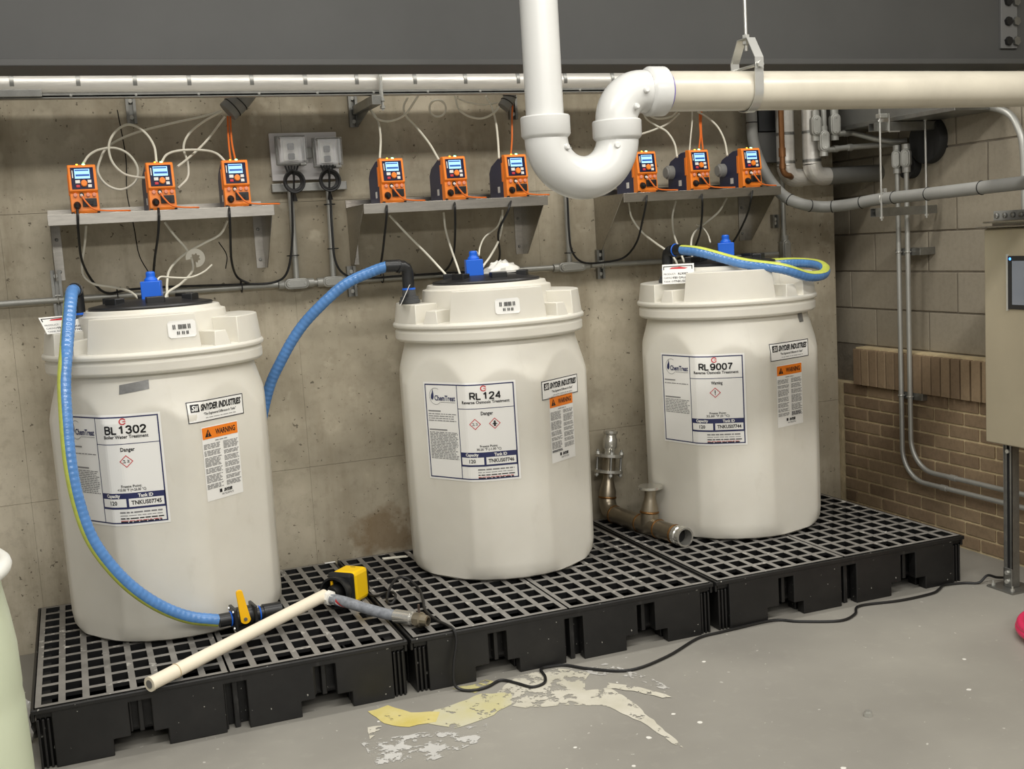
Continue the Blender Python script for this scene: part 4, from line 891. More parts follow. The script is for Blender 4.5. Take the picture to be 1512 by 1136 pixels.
conduit_body('conduit_fitting', (1.222, CY, 1.513), .115, (1, 0, 0), 'conduit body at the foot of the left outlet riser')
conduit_body('conduit_fitting', (1.398, CY, 1.511), .115, (1, 0, 0), 'conduit body at the foot of the right outlet riser')
conduit_body('conduit_fitting', (2.59, CY, 1.500), .15, (1, 0, 0), 'conduit body at the foot of the riser below the drain trap')
conduit_body('conduit_fitting', (3.846, CY, 1.505), .12, (0, 0, 1), 'upright conduit elbow body in the corner behind the RL9007 tank')
tag(B().lathe([(.03, 0), (.03, .05), (.022, .05), (.022, .06), (0, .06)], 4, (2.582, CY-.01, 2.06), (0, -1, 0)).go('outlet_box', M_GALV, None, None, .003), 'small grey box peeking out above the white trap bend', 'box')
def strut(x, z0, z1, label, arm=0):
    t = thing('strut_channel', label, 'bracket', (0, 0, 0), 0, 'galvanised strut pieces on the wall')
    b = B(); b.box(x-.0205, x+.0205, WY-.004, WY-.001, z0, z1); b.box(x-.0205, x-.0165, WY-.022, WY-.004, z0, z1); b.box(x+.0165, x+.0205, WY-.022, WY-.004, z0, z1)
    b.box(x-.0205, x-.009, WY-.025, WY-.021, z0, z1); b.box(x+.009, x+.0205, WY-.025, WY-.021, z0, z1); b.go('channel', M_GALV, t, None)
    for z in (z0+.025, z1-.025): B().lathe([(0, 0), (.010, 0), (.010, .006), (0, .006)], 6, (x, WY-.012, z), (0, -1, 0)).go('bolt', M_ZINC, t, None)
    return t
for x, z0, z1, l in ((.215, 1.41, 1.64, 'galvanised strut on the conduit left of the BL1302 tank'), (1.483, 1.435, 1.575, 'galvanised strut on the conduit behind the blue hose'), (2.758, 1.43, 1.575, 'galvanised strut on the conduit left of the RL9007 tank'), (.585, 2.24, 2.36, 'galvanised strut high above the second pump'), (1.55, 2.205, 2.36, 'galvanised strut below the pipe bracket'), (2.335, 2.225, 2.36, 'galvanised strut high beside the sixth pump'), (.035, 2.17, 2.33, 'galvanised strut at the far left under the jacketed pipe'), (3.80, 1.63, 1.70, 'short strut clip on the corner conduit')): strut(x, z0, z1, l)
for x, z, l in ((.215, 1.5145, 'strap clamp on the conduit left of the BL1302 tank'), (1.483, 1.51, 'strap clamp on the conduit behind the blue hose'), (2.758, 1.50, 'strap clamp on the conduit left of the RL9007 tank')):
    tag(B().torus((x, CY, z), .017, .003, (1, 0, 0), 18, 6).box(x-.012, x+.012, CY-.004, WY-.02, z+.016, z+.022).go('conduit_clamp', M_ZINC), l, 'clamp', 'conduit clamps')

# jacketed pipe under the beam
def jacketed():
    t = thing('jacketed_pipe', 'aluminium jacketed pipe running along the top of the concrete wall', 'pipe')
    B().tube([(-2.5, 1.0, 2.372), (3.62, 1.0, 2.356)], .054, 28).go('jacket', M_ALU, t)
    rnd = random.Random(3); x = -.8
    while x < 3.5:
        z = 2.364-.0026*x+.006; B().cyl((x, 1, z), (x+.016, 1, z), .0555, .0555, 28).go('band', M_GALV, t); x += rnd.uniform(.21, .26)
    b = B(); b.box(-2.5, 3.6, .955, 1.03, 2.312, 2.318); b.box(-2.5, 3.6, .955, .959, 2.308, 2.326)
    tr = b.go('support_channel', M_GALV, t, None)
    for k in range(14): B().lathe([(.006, 0), (.004, .004), (0, .004)], 8, (.1+k*.245, .955, 2.317), (0, -1, 0)).go('rivet', M_ZINC, tr, .5)
jacketed()
t = thing('pipe_bracket', 'galvanised strut arm with clamp and threaded rod holding the jacketed pipe', 'bracket', (0, 0, 0))
B().box(1.545, 1.585, .90, WY-.025, 2.258, 2.298).go('arm', M_GALV, t, None, .002); B().prism([(WY-.026, 2.205), (WY-.026, 2.258), (1.02, 2.258)], 1.563, 1.567, 'x').go('gusset', M_GALV, t, None)
B().box(1.588, 1.604, .925, .933, 2.28, 2.43).go('clamp_strap', M_ZINC, t, None, .001); B().cyl((1.596, .92, 2.235), (1.596, .92, 2.40), .006, .006, 10).go('rod', M_ZINC, t)
B().lathe([(.012, 0), (.012, .012), (0, .012)], 6, (1.596, .92, 2.275)).go('nut', M_ZINC, t, None); B().lathe([(.012, 0), (.012, .012), (0, .012)], 6, (1.596, .92, 2.243)).go('nut', M_ZINC, t, None)
t = thing('pipe_bracket', 'galvanised strut arm at the far left end of the jacketed pipe', 'bracket', (0, 0, 0)); B().box(.01, .06, .88, WY-.025, 2.275, 2.312).go('arm', M_GALV, t, None, .002); B().box(-.2, .24, .938, .95, 2.312, 2.34).go('cover_strip', M_GALV, t, None, .002)

# ------------------------------------------------------------------ white drain pipe with trap
def drain():
    t = thing('drain_pipe', 'thick white drain pipe with a trap hanging in front of the beam', 'pipe')
    Y, r = -.7, .0575; xa, xb, zc, R = 1.652, 1.893, 1.945, .1205
    B().tube([(xa, Y, 3.3), (xa, Y, 2.0)], r, 36).go('vertical_pipe', M_PVC, t)
    def hub(c, ax, r0, L, nm='hub'):
        B().lathe([(r, 0), (r0-.003, 0), (r0, .004), (r0, L-.006), (r0-.004, L), (r0-.010, L+.006)], 40, c, ax).go(nm, M_PVC, t, .6)
    hub((xa, Y, 2.014), (0, 0, -1), .0755, .062); 
    U = arc(((xa+xb)/2, Y, zc), R, PI, 2*PI, 28); B().tube([Vector((xa, Y, 1.975))] + U + [Vector((xb, Y, 1.96))], .066, 36).go('trap_bend', M_PVC, t)
    hub((xb, Y, 1.997), (0, 0, -1), .0765, .056)
    R2 = .088; E = arc((xb+R2, Y, 1.995), R2, PI, PI/2, 16); B().tube([Vector((xb, Y, 1.97))] + E + [Vector((xb+R2+.02, Y, 1.995+R2))], .066, 36).go('elbow', M_PVC, t)
    hub((2.062, Y, 2.083), (-1, 0, 0), .0765, .060)
    B().tube([(2.0, Y, 2.083), (4.22, Y, 2.074)], .0625, 40).go('horizontal_pipe', M_PIPEPVC, t)
    B().cyl((2.063, Y, 2.083), (2.071, Y, 2.083), .0632, .0632, 40).go('primer_ring', M_PURPLE, t)
    for c, ax in (((1.692, Y-.054, 1.915), (0.3, -1, .15)), ((1.862, Y-.054, 1.915), (-.1, -1, .1)), ((1.93, Y-.062, 2.03), (.2, -1, .2)), ((1.965, Y-.064, 2.078), (.1, -1, .2))):
        B().lathe([(.0095, -.012), (.0095, .008), (.007, .011), (0, .011)], 12, c, ax).go('mould_stub', M_PVC, t, .5)
    h = thing('pipe_hanger', 'bright clevis hanger with a long rod around the white drain pipe', 'hanger', (0, 0, 0)); X = 2.372; z0 = 2.081; w = .016
    b = B(); n = 30; P = []
    for k in range(n+1):
        a = -PI*1.03*k/n + PI*.015; P.append((Y+.066*math.cos(a), z0+.066*math.sin(a)))
    P = [(Y+.068, 2.166)] + P + [(Y-.068, 2.166)]
    def strip(P, th, nm, m=M_ZINC):
        b = B(); A = []
        for k, (y, z) in enumerate(P):
            d = Vector(P[min(k+1, len(P)-1)])-Vector(P[max(k-1, 0)]); d.normalize(); nx, nz = -d.y*th, d.x*th
            A.append([b.v((X-w, y, z)), b.v((X+w, y, z)), b.v((X+w, y+nx, z+nz)), b.v((X-w, y+nx, z+nz))])
        for q, r_ in zip(A, A[1:]):
            for k in range(4): b.f([q[k], q[(k+1) % 4], r_[(k+1) % 4], r_[k]])
        b.f(A[0]); b.f(A[-1][::-1]); return b.go(nm, m, h, .5)
    strip(P, .003, 'strap'); strip([(Y+.072, 2.142), (Y+.072, 2.178), (Y+.028, 2.246), (Y-.028, 2.246), (Y-.072, 2.178), (Y-.072, 2.142)], .003, 'yoke')
    B().cyl((X, Y-.082, 2.155), (X, Y+.082, 2.155), .005, .005, 10).go('cross_bolt', M_ZINC, h); B().lathe([(.011, 0), (.011, .008), (0, .008)], 6, (X, Y-.075, 2.155), (0, -1, 0)).go('bolt_head', M_ZINC, h, None)
    B().cyl((X, Y, 2.208), (X, Y, 3.3), .0055, .0055, 10).go('rod', M_ZINC, h)
    for z in (2.248, 2.228): B().lathe([(.012, 0), (.012, .010), (0, .010)], 6, (X, Y, z)).go('nut', M_ZINC, h, None)
drain()

# ------------------------------------------------------------------ services in the right corner
def corner():
    t = thing('copper_pipe', 'thin copper pipe hanging in the right corner', 'pipe')
    B().tube([(3.695, 1.03, 3.0), (3.695, 1.03, 1.93)] + arc((3.735, 1.03, 1.93), .04, PI, 1.5*PI, 8) + [Vector((3.78, 1.08, 1.885))], .0145, 16).go('tube', M_COPPER, t)
    B().cyl((3.695, 1.03, 1.985), (3.695, 1.03, 2.03), .018, .018, 16).go('coupling', M_COPPER, t); B().cyl((3.695, 1.03, 1.925), (3.695, 1.03, 1.95), .0175, .0175, 16).go('coupling', M_COPPER, t)
    for x, y, l, xe in ((3.778, 1.12, 'left aluminium jacketed riser beside the copper pipe', 3.98), (3.888, 1.05, 'right aluminium jacketed riser turning along to the block wall', 4.31)):
        t = thing('jacketed_riser', l, 'pipe', (0, 0, 0), 0, 'jacketed risers in the corner'); R = .065
        B().tube([(x, y, 3.0), (x, y, 1.945)], .046, 24).go('jacket', M_ALU, t)
        A = arc((x+R, y, 1.945), R, PI, 1.5*PI, 6); B().tube(A + [Vector((x+R+.03, y, 1.88))], .047, 24).go('mitred_elbow', M_ALU, t, .25)
        B().tube([(x+R+.02, y, 1.88), (xe, y, 1.885)], .044, 24).go('horizontal_jacket', M_DUCT if xe > 4 else M_ALU, t)
        for z in (2.10, 1.955): B().cyl((x, y, z), (x, y, z+.014), .0475, .0475, 24).go('band', M_GALV, t)
    run('conduit', [(3.862, .975, 3.0), (3.862, .975, 2.09)], .014, M_COND, 'left of three thin conduits hanging beside the jacketed risers', 'conduit', 'thin conduits in the corner')
    run('conduit', [(3.905, .965, 3.0), (3.905, .965, 2.02)], .014, M_COND, 'middle of three thin conduits hanging beside the jacketed risers', 'conduit', 'thin conduits in the corner')
    run('conduit', [(3.972, .965, 3.0), (3.972, .965, 2.10)], .016, M_COND, 'right of three thin conduits hanging beside the jacketed risers', 'conduit', 'thin conduits in the corner')
    conduit_body('conduit_fitting', (3.848, .958, 2.128), .105, (0, 0, 1), 'upright conduit body on the left thin conduit in the corner', (-.35, -1, 0))
    conduit_body('conduit_fitting', (3.886, .945, 2.050), .105, (0, 0, 1), 'upright conduit body on the middle thin conduit in the corner', (-.35, -1, 0))
    conduit_body('conduit_fitting', (3.955, .945, 2.130), .110, (0, 0, 1), 'upright conduit body on the right thin conduit in the corner', (-.35, -1, 0))
    run('conduit', catmull([(3.98, .98, 2.085), (4.06, .98, 2.09), (4.10, .97, 2.085), (4.17, .90, 2.05), (4.24, .85, 2.03), (4.30, .82, 2.03)], 6), .014, M_COND, 'bent conduit crossing above the strut trapeze to the block wall', 'conduit', 'bent conduits in the corner', ribs=[((4.05, .98, 2.09), (1, 0, 0), .018, .03)])
    run('conduit', catmull([(3.91, .97, 2.005), (4.02, .97, 2.015), (4.12, .95, 2.018), (4.26, .9, 2.02), (4.31, .88, 2.02)], 6), .014, M_COND, 'lower straight conduit running to the block wall behind the trapeze', 'conduit', 'bent conduits in the corner', ribs=[((3.975, .97, 2.012), (1, 0, 0), .018, .025), ((4.06, .965, 2.016), (1, 0, 0), .018, .025)])
    t = thing('sheet_metal_duct', 'grey sheet metal duct above the trapeze in the right corner', 'duct'); B().box(4.05, 4.30, .20, 1.22, 2.125, 2.62).go('duct', M_DUCT, t, None, .003); B().box(4.035, 4.30, .19, 1.23, 2.105, 2.127).go('flange', M_GALV, t, None, .002)
    tag(B().lathe([(0, 0), (.112, 0), (.115, .004), (.115, .05), (.108, .06), (0, .06)], 40, (4.325, .655, 2.015), (-1, 0, 0)).go('insulated_pipe_stub', M_DARKINS), 'large dark insulated pipe entering the block wall behind the trapeze rod', 'pipe')
    tag(B().lathe([(0, 0), (.062, 0), (.062, .06), (.045, .06), (0, .06)], 32, (4.325, .79, 1.90), (-1, 0, 0)).go('wall_sleeve', M_DARKINS), 'small dark wall sleeve behind the twin conduit bodies', 'sleeve')
    t = thing('strut_trapeze', 'strut trapeze hung on two threaded rods under the duct', 'trapeze')
    for z, nm in ((1.675, 'lower_channel'), (2.08, 'upper_channel')):
        b = B(); x0, x1, y = 3.905, 4.275, .60; b.box(x0, x1, y-.0205, y+.0205, z-.0205, z-.0175); b.box(x0, x1, y-.0205, y-.0175, z-.0175, z+.0205); b.box(x0, x1, y+.0175, y+.0205, z-.0175, z+.0205); b.box(x0, x1, y-.0175, y-.009, z+.0175, z+.0205); b.box(x0, x1, y+.009, y+.0175, z+.0175, z+.0205)
        b.go(nm, M_GALV, t, None)
    for x in (3.935, 4.205):
        B().cyl((x, .575, 1.635), (x, .575, 2.18), .0048, .0048, 8).go('rod', M_ZINC, t)
        for z in (1.645, 2.102): B().lathe([(.010, 0), (.010, .009), (0, .009)], 6, (x, .575, z)).go('nut', M_ZINC, t, None)
    b = B(); b.box(3.985, 3.99, .57, .63, 2.055, 2.14); b.box(3.985, 4.05, .57, .575, 2.052, 2.058); b.go('beam_clip', M_ZINC, t, None, .001); B().box(3.93, 3.975, .565, .60, 2.118, 2.14).go('beam_clip', M_ZINC, t, None, .003)
    t = thing('flexible_conduit', 'fat grey flexible conduit looping from behind the ninth pump over the trapeze', 'conduit')
    P = [(3.63, 1.2, 2.7), (3.632, 1.2, 2.24), (3.634, 1.19, 2.07), (3.66, 1.14, 1.92), (3.675, 1.02, 1.80), (3.72, .93, 1.745), (3.825, .90, 1.722), (3.90, .80, 1.722), (3.955, .62, 1.738), (3.965, .4, 1.742), (3.955, .14, 1.746), (3.95, -.29, 1.755), (3.93, -.9, 1.765)]
    Q = catmull(P, 8); B().tube(Q, .0285, 20).go('sheath', M_GREYP, t)
    for k in (10, 36, 44, 52, 60, 68, 76, 84):
        d = (Q[k+1]-Q[k-1]).normalized(); B().torus(Q[k], .0290, .0026, d, 20, 6).go('tie', M_BLACK, t)
    B().torus(Vector((3.964, .585, 1.738)), .030, .004, (0, 1, 0), 20, 6).go('clamp', M_ZINC, t); B().box(3.955, 3.972, .575, .595, 1.765, 1.788).go('clamp_bolt', M_ZINC, t, None, .003)
    for k, (y, zb, l) in enumerate(((.778, .300, 'left of the twin conduits running down the right wall'), (.712, .362, 'right of the twin conduits running down the right wall'))):
        xo = 4.285; xb = 4.203
        R = .16; z1 = zb+R
        P = [Vector((xo, y, 1.93)), Vector((xo, y, 1.15)), Vector((xb+.012, y, .98)), Vector((xb, y, .90))] if False else [Vector((xb, y, 1.93)), Vector((xb, y, z1))]
        P += arc((xb, y-R, z1), R, 0, -PI/2, 10, 'yz')[1:]; P += [Vector((xb, y-.5, zb)), Vector((xb, -1.2, zb))]
        run('conduit', P, .0125, M_COND, l, 'conduit', 'twin conduits on the right wall', ribs=[((xb, y-.30, zb), (0, 1, 0), .0155, .04)])
        conduit_body('conduit_fitting', (xb, y, 1.935), .095, (0, 0, 1), ('left', 'right')[k] + ' of the twin conduit bodies high on the block wall', (-.8, -.6, 0))
    for z, l in ((1.47, 'strut clip holding the twin conduits on the block wall'), (.735, 'strut clip holding the twin conduits under the soldier bricks')):
        t = thing('strut_clip', l, 'bracket', (0, 0, 0), 0, 'strut clips on the right wall'); xw = 4.313 if z > 1 else 4.251
        B().box(4.217, xw, .64, .82, z-.018, z+.018).go('channel', M_GALV, t, None, .002)
        for y in (.778, .712): B().torus((4.203, y, z), .0155, .0028, (0, 0, 1), 16, 6).go('strap', M_ZINC, t)
    run('conduit', catmull([(4.25, .95, 2.16), (4.25, .56, 2.15), (4.25, .25, 2.125), (4.25, .10, 2.08), (4.25, .035, 2.0), (4.25, .01, 1.90), (4.25, .0, 1.62)], 6), .016, M_COND, 'painted conduit curving down the block wall towards the steel cabinet', 'conduit')
    t = thing('wall_enclosure', 'dark grey enclosure behind the copper pipe', 'enclosure'); B().box(3.67, 3.86, 1.19, WY-.001, 2.13, 2.6).go('housing', mat('dark_enclosure', (52, 54, 56), .6), t, None, .004); B().box(3.67, 3.86, 1.20, WY-.001, 1.97, 2.128).go('lower_cover', mat('mid_enclosure', (92, 92, 90), .6), t, None, .004)
corner()

# steel control cabinet on a strut stand
def cabinet():
    t = thing('control_cabinet', 'stainless control cabinet with a touch screen at the right edge', 'cabinet')
    x0, x1, y0, y1, z0, z1 = 3.92, 4.14, -.95, -.095, .648, 1.575
    B().box(x0+.012, x1, y0, y1, z0, z1).go('body', M_CAB, t, None, .004); B().box(x0, x0+.010, y0+.004, y1-.004, z0+.004, z1-.004).go('door', M_CAB, t, None, .004)
    B().box(x0-.03, x1+.02, y0, y1+.012, z1+.004, z1+.010).go('drip_edge', M_STEEL, t, None, .001); B().box(x0-.012, x1+.02, y0, y1-.01, z1+.022, z1+.030).go('drip_edge', M_STEEL, t, None, .001); B().box(x0+.02, x1, y0, y1-.03, z1+.010, z1+.022).go('spacer', M_STEEL, t, None)
    s = B().box(x0-.008, x0, -.62, -.236, 1.236, 1.458).go('screen_bezel', M_BLKP, t, None, .002); B().box(x0-.0095, x0-.008, -.60, -.262, 1.256, 1.438).go('screen', mat('grey_screen', (112, 118, 126), .12, emit=.12), s, None)
    B().box(x0-.009, x0-.0002, -.238, -.228, 1.230, 1.466).go('bezel_edge', M_ZINC, s, None, .001); B().lathe([(.006, 0), (.004, .002), (0, .002)], 12, (x0-.0082, -.250, 1.446), (-1, 0, 0)).go('indicator', mat('blue_led', (60, 130, 255), .3, emit=3), s, .5)
    tb = thing('terminal_block', 'small grey terminal block on top of the steel cabinet', 'terminal block'); B().box(3.985, 4.03, -.42, -.085, z1+.031, z1+.072).go('rail', M_GREYP, tb, None, .003)
    for k in range(7): B().lathe([(.011, 0), (.011, .010), (.006, .013), (0, .013)], 12, (3.985, -.11-k*.045, z1+.052), (-1, 0, 0)).go('terminal', M_GALV, tb, .5)
    st = thing('cabinet_stand', 'strut leg and bolted foot plate under the steel cabinet', 'stand')
    for yl in (-.18, -.86):
        b = B(); x, y = 3.985, yl; z0_, z1_ = .010, .645
        b.box(x-.028, x+.028, y+.018, y+.0205, z0_, z1_); b.box(x-.0205, x+.0205, y-.0205, y-.018, z0_, z1_); b.box(x+.018, x+.0205, y-.02, y+.02, z0_, z1_); b.box(x-.0205, x-.018, y+.008, y+.0205, z0_, z1_); b.box(x-.0205, x-.018, y-.0205, y-.008, z0_, z1_)
        b.go('leg', M_GALV, st, None); B().box(x-.0165, x-.0145, y-.016, y+.016, z0_, z1_).go('slot', M_DARKV, st, None)
        B().box(x-.075, x+.075, y-.075, y+.075, .0005, .009).go('foot_plate', M_GALV, st, None, .002)
        B().box(x-.028, x-.021, y-.024, y+.024, .009, .095).go('foot_bracket', M_GALV, st, None, .002)
        for dx, dy in ((-.055, -.055), (-.055, .055), (.055, -.055), (.055, .055)): B().lathe([(.009, 0), (.009, .010), (.004, .010), (.004, .022), (0, .022)], 6, (x+dx, y+dy, .009)).go('anchor_bolt', M_ZINC, st, None)
        for z in (.035, .075, .615): B().lathe([(.010, 0), (.010, .008), (0, .008)], 6, (x-.028 if z < .5 else x-.0205, y, z), (-1, 0, 0)).go('bolt', M_ZINC, st, None)
cabinet()

# ------------------------------------------------------------------ hoses on the tanks
def hose(name, label, P, r, sdir, n=16, half=.45, ripple=True, group='blue striped hoses'):
    t = thing(name, label, 'hose', (0, 0, 0), 0, group); C0 = catmull(P, 10)
    # resample evenly
    L = [0]
    for a, c in zip(C0, C0[1:]): L.append(L[-1]+(c-a).length)
    m = int(L[-1]/.0042); Q = []; j = 0
    for k in range(m+1):
        s = L[-1]*k/m
        while j < len(L)-2 and L[j+1] < s: j += 1
        Q.append(C0[j].lerp(C0[j+1], (s-L[j])/max(1e-9, L[j+1]-L[j])))
    B().tube(Q, lambda i, k: r*(1+(.022*math.sin(i*2*PI/5) if ripple else 0)), n).go('tube', M_HOSE, t, 1.2)
    F = frames(Q); b = B(); prev = None
    for i, (p, (tt, a, c)) in enumerate(zip(Q, F)):
        row = []
        for k in range(4):
            e1 = Vector(sdir); e1 = (e1-tt*e1.dot(tt)).normalized(); e2 = tt.cross(e1); an = (k-1.5)/1.5*half
            row.append(b.v(p + (e1*math.cos(an)+e2*math.sin(an))*(r*1.05)))
        if prev:
            for k in range(3): b.f([prev[k], prev[k+1], row[k+1], row[k]])
        prev = row
    b.go('stripe', M_STRIPE, t, 1.2)
    return t
def fitting(t, base, top, out, r=.026):
    """bulkhead, riser and elbow on a tank block"""
    base, top, out = Vector(base), Vector(top), Vector(out)
    B().lathe([(.046, 0), (.046, .012), (.040, .016), (.040, .028), (r+.004, .030), (r+.002, .060), (0, .060)], 20, base).go('bulkhead', mat('grey_bulkhead', (70, 72, 74), .45), t, .5)
    d = (out-top).normalized(); c = top
    B().tube([base+Vector((0, 0, .05)), c-Vector((0, 0, .03)), c-Vector((0, 0, .010)), c+Vector((0, 0, .004))+d*.006, c+Vector((0, 0, .008))+d*.022, out], r, 16).go('elbow', M_BLKP, t)
    B().cyl(base+Vector((0, 0, .058)), base+Vector((0, 0, .066)), r+.003, r+.003, 18).go('blue_ring', M_BLUECAP, t); B().cyl(out-d*.016, out-d*.004, r+.003, r+.003, 18).go('collar', M_BLKP, t)
# hose down the front of the leftmost tank, with its ball valve
h1 = hose('chemical_hose', 'blue striped hose drooping down the front of the BL1302 tank to a ball valve', [(.278, .735, 1.560), (.268, .69, 1.548), (.250, .60, 1.461), (.228, .50, 1.343), (.212, .46, 1.249), (.204, .42, 1.131), (.201, .38, .965), (.213, .36, .819), (.244, .345, .681), (.302, .34, .565), (.374, .34, .467), (.462, .35, .384), (.555, .36, .326), (.657, .368, .293)], .0235, (-.62, -.62, -.55))
fitting(h1, (.286, .80, 1.405), (.286, .80, 1.548), (.280, .75, 1.562))
Xv = Vector((1, .13, -.02)).normalized(); c = Vector((.665, .37, .290))
B().cyl(c-Xv*.005, c+Xv*.045, .026, .026, 18).go('hose_end', M_BLKP, h1)
v = B(); v.M = Matrix.Translation(c) @ Matrix.Rotation(math.atan2(Xv.y, Xv.x), 4, 'Z')
v.box(.045, .058, -.042, .042, -.042, .042); v.lathe([(.036, .058), (.038, .075), (.038, .105), (.036, .122)], 18, (0, 0, 0), (1, 0, 0)); v.box(.122, .134, -.042, .042, -.042, .042); v.box(.058, .122, -.012, .012, -.060, -.03)
vb = v.go('ball_valve', M_BLKP, h1, .5, .003)
for sx in (.045, .134):
    for sy, sz in ((-.032, -.032), (-.032, .032), (.032, .032), (.032, -.032)):
        q = B(); q.M = Matrix.Translation(c) @ Matrix.Rotation(math.atan2(Xv.y, Xv.x), 4, 'Z'); q.lathe([(.006, 0), (.005, .005), (0, .005)], 8, (sx, sy, sz), (-1 if sx < .1 else 1, 0, 0)).go('bolt', M_ZINC, vb, .5)
B().tube([c+Xv*.134, c+Xv*.17], .027, 16).go('coupler', M_BLKP, h1); B().torus(c+Xv*.15, .0275, .003, Xv, 20, 6).go('blue_ring', M_BLUECAP, h1); B().cyl(c+Xv*.165, c+Xv*.235, .032, .030, 16).go('end_cap', M_BLKP, h1)
B().torus(c+Xv*.040, .0265, .003, Xv, 20, 6).go('blue_ring', M_BLUECAP, h1)
hd = B(); hd.M = Matrix.Translation(c+Xv*.090+Vector((0, -.046, .004))) @ Matrix.Rotation(math.radians(-8), 4, 'Y')
pts = [(.020*math.cos(a), .020*math.sin(a)) for a in [PI+.35+k*(PI-.7)/9 for k in range(10)]] + [(.0125, .105)] + [(.0125*math.cos(a), .105+.010*math.sin(a)) for a in [k*PI/6 for k in range(1, 6)]] + [(-.0125, .105)]
hh = hd.prism(pts, -.006, .006, 'y').go('valve_handle', M_VALY, h1, None, .002)
B().lathe([(.007, 0), (.007, .004), (0, .004)], 8, c+Xv*.090+Vector((0, -.052, .004)), (0, -1, 0)).go('handle_screw', M_GALV, hh, .5)
B().cyl(c+Xv*.090+Vector((0, -.044, .004)), c+Xv*.090, .010, .010, 12).go('valve_stem', M_BLKP, h1)
# hose of the middle tank, slung back behind the leftmost one
h2 = hose('chemical_hose', 'blue hose slung from the elbow on the RL124 tank behind the BL1302 tank', [(1.545, .845, 1.570), (1.486, .88, 1.552), (1.372, .92, 1.504), (1.255, .96, 1.409), (1.166, 1.0, 1.312), (1.087, 1.04, 1.184), (1.03, 1.08, 1.06), (.98, 1.12, .85), (.96, 1.14, .55), (.95, 1.15, .27)], .0235, (.3, .8, -.8))
fitting(h2, (1.632, .845, 1.405), (1.632, .845, 1.548), (1.588, .84, 1.568)); B().cyl((1.60, .842, 1.569), (1.535, .848, 1.570), .027, .027, 16).go('hose_end', M_BLKP, h2)
# hose of the rightmost tank, looped over its lid
h3 = hose('chemical_hose', 'yellow striped blue hose looped over the lid of the RL9007 tank', [(2.955, .80, 1.556), (2.999, .68, 1.540), (3.111, .52, 1.483), (3.236, .395, 1.450), (3.37, .40, 1.408), (3.50, .46, 1.405), (3.60, .58, 1.428), (3.645, .72, 1.446), (3.62, .86, 1.455), (3.53, .96, 1.455), (3.40, 1.05, 1.45)], .0235, (.1, -.35, 1), half=.75)
fitting(h3, (2.935, .895, 1.405), (2.935, .895, 1.535), (2.945, .85, 1.556)); B().cyl((2.945, .855, 1.556), (2.958, .79, 1.556), .027, .027, 16).go('hose_end', M_BLKP, h3)
B().torus((2.948, .835, 1.556), .0275, .003, (.2, -1, 0), 20, 6).go('blue_ring', M_BLUECAP, h3)
# printed cards on the hose fittings
def card(c, rotz, tilt, lines, label, roll=0):
    t = thing('tank_card', label, 'card', c, 0, 'printed cards on the tank fittings'); Mx = Matrix.Rotation(rotz, 4, 'Z') @ Matrix.Rotation(tilt, 4, 'X') @ Matrix.Rotation(roll, 4, 'Y')
    b = B(); b.M = Mx; b.box(-.073, .073, 0, .0018, 0, .092).go('sheet', M_WHITE, t, None)
    pr = Print(lambda u, v, o: Mx @ Vector((u, -o, v)))
    for k, (a, q) in enumerate(lines):
        pr.text('fine', a, -.066, .046-k*.0175, .0115, .0006, .0002, 0, 'LEFT'); pr.text('ink', q, .022, .046-k*.0175, .0145, .0006, .0003)
    pr.rect('ink', -.066, .080, .064, .084, .0006); pr.rect('ink', -.068, .066, -.064, .084, .0006); pr.rect('ink', .062, .066, .066, .084, .0006)
    pr.poly('red', [(-.04, .070), (.03, .068), (.045, .072), (.01, .079), (-.03, .077)], .0006)
    for k, bb_ in pr.layers.items(): bb_.go({'fine': 'small_lettering', 'ink': 'lettering', 'red': 'red_bar'}[k], PM[k][1], t, None)['kind'] = 'stuff'
card((2.885, .71, 1.404), math.radians(-33), math.radians(-14), (('PRODUCT:', 'RL9007'), ('CAPACITY:', '120 GALLONS'), ('TANK ID:', 'TNKUS07744')), 'white printed card standing on the RL9007 tank beside the hose elbow')
card((.235, .70, 1.404), math.radians(22), math.radians(-48), (('PRODUCT:', 'BL1302'), ('CAPACITY:', '120 GALLONS'), ('TANK ID:', 'TNKUS07745')), 'white printed card leaning back behind the hose on the BL1302 tank')
card((1.578, .79, 1.404), math.radians(72), math.radians(28), (('PRODUCT:', 'RL124'), ('CAPACITY:', '120 GALLONS'), ('TANK ID:', 'TNKUS07746')), 'white printed card seen edge on beside the RL124 fitting')
# clear bag lying on the middle lid
rb = random.Random(5); b = B(); n = 20; rings = []
for j in range(6):
    f = j/5; rings.append([b.v((2.10+(.085*math.cos(2*PI*k/n)*math.sqrt(1-f*f*.9))*rb.uniform(.85, 1.1), .93+(.055*math.sin(2*PI*k/n)*math.sqrt(1-f*f*.9))*rb.uniform(.85, 1.1), 1.506+.055*f*rb.uniform(.75, 1.1))) for k in range(n)])
for A, C_ in zip(rings, rings[1:]):
    for k in range(n): b.f([A[k], A[(k+1) % n], C_[(k+1) % n], C_[k]])
b.f(rings[-1]); tag(b.go('plastic_bag', mat('milky_bag', (226, 224, 216), .25, sss=.1), None, .3), 'crumpled milky plastic bag behind the lid of the RL124 tank', 'bag')

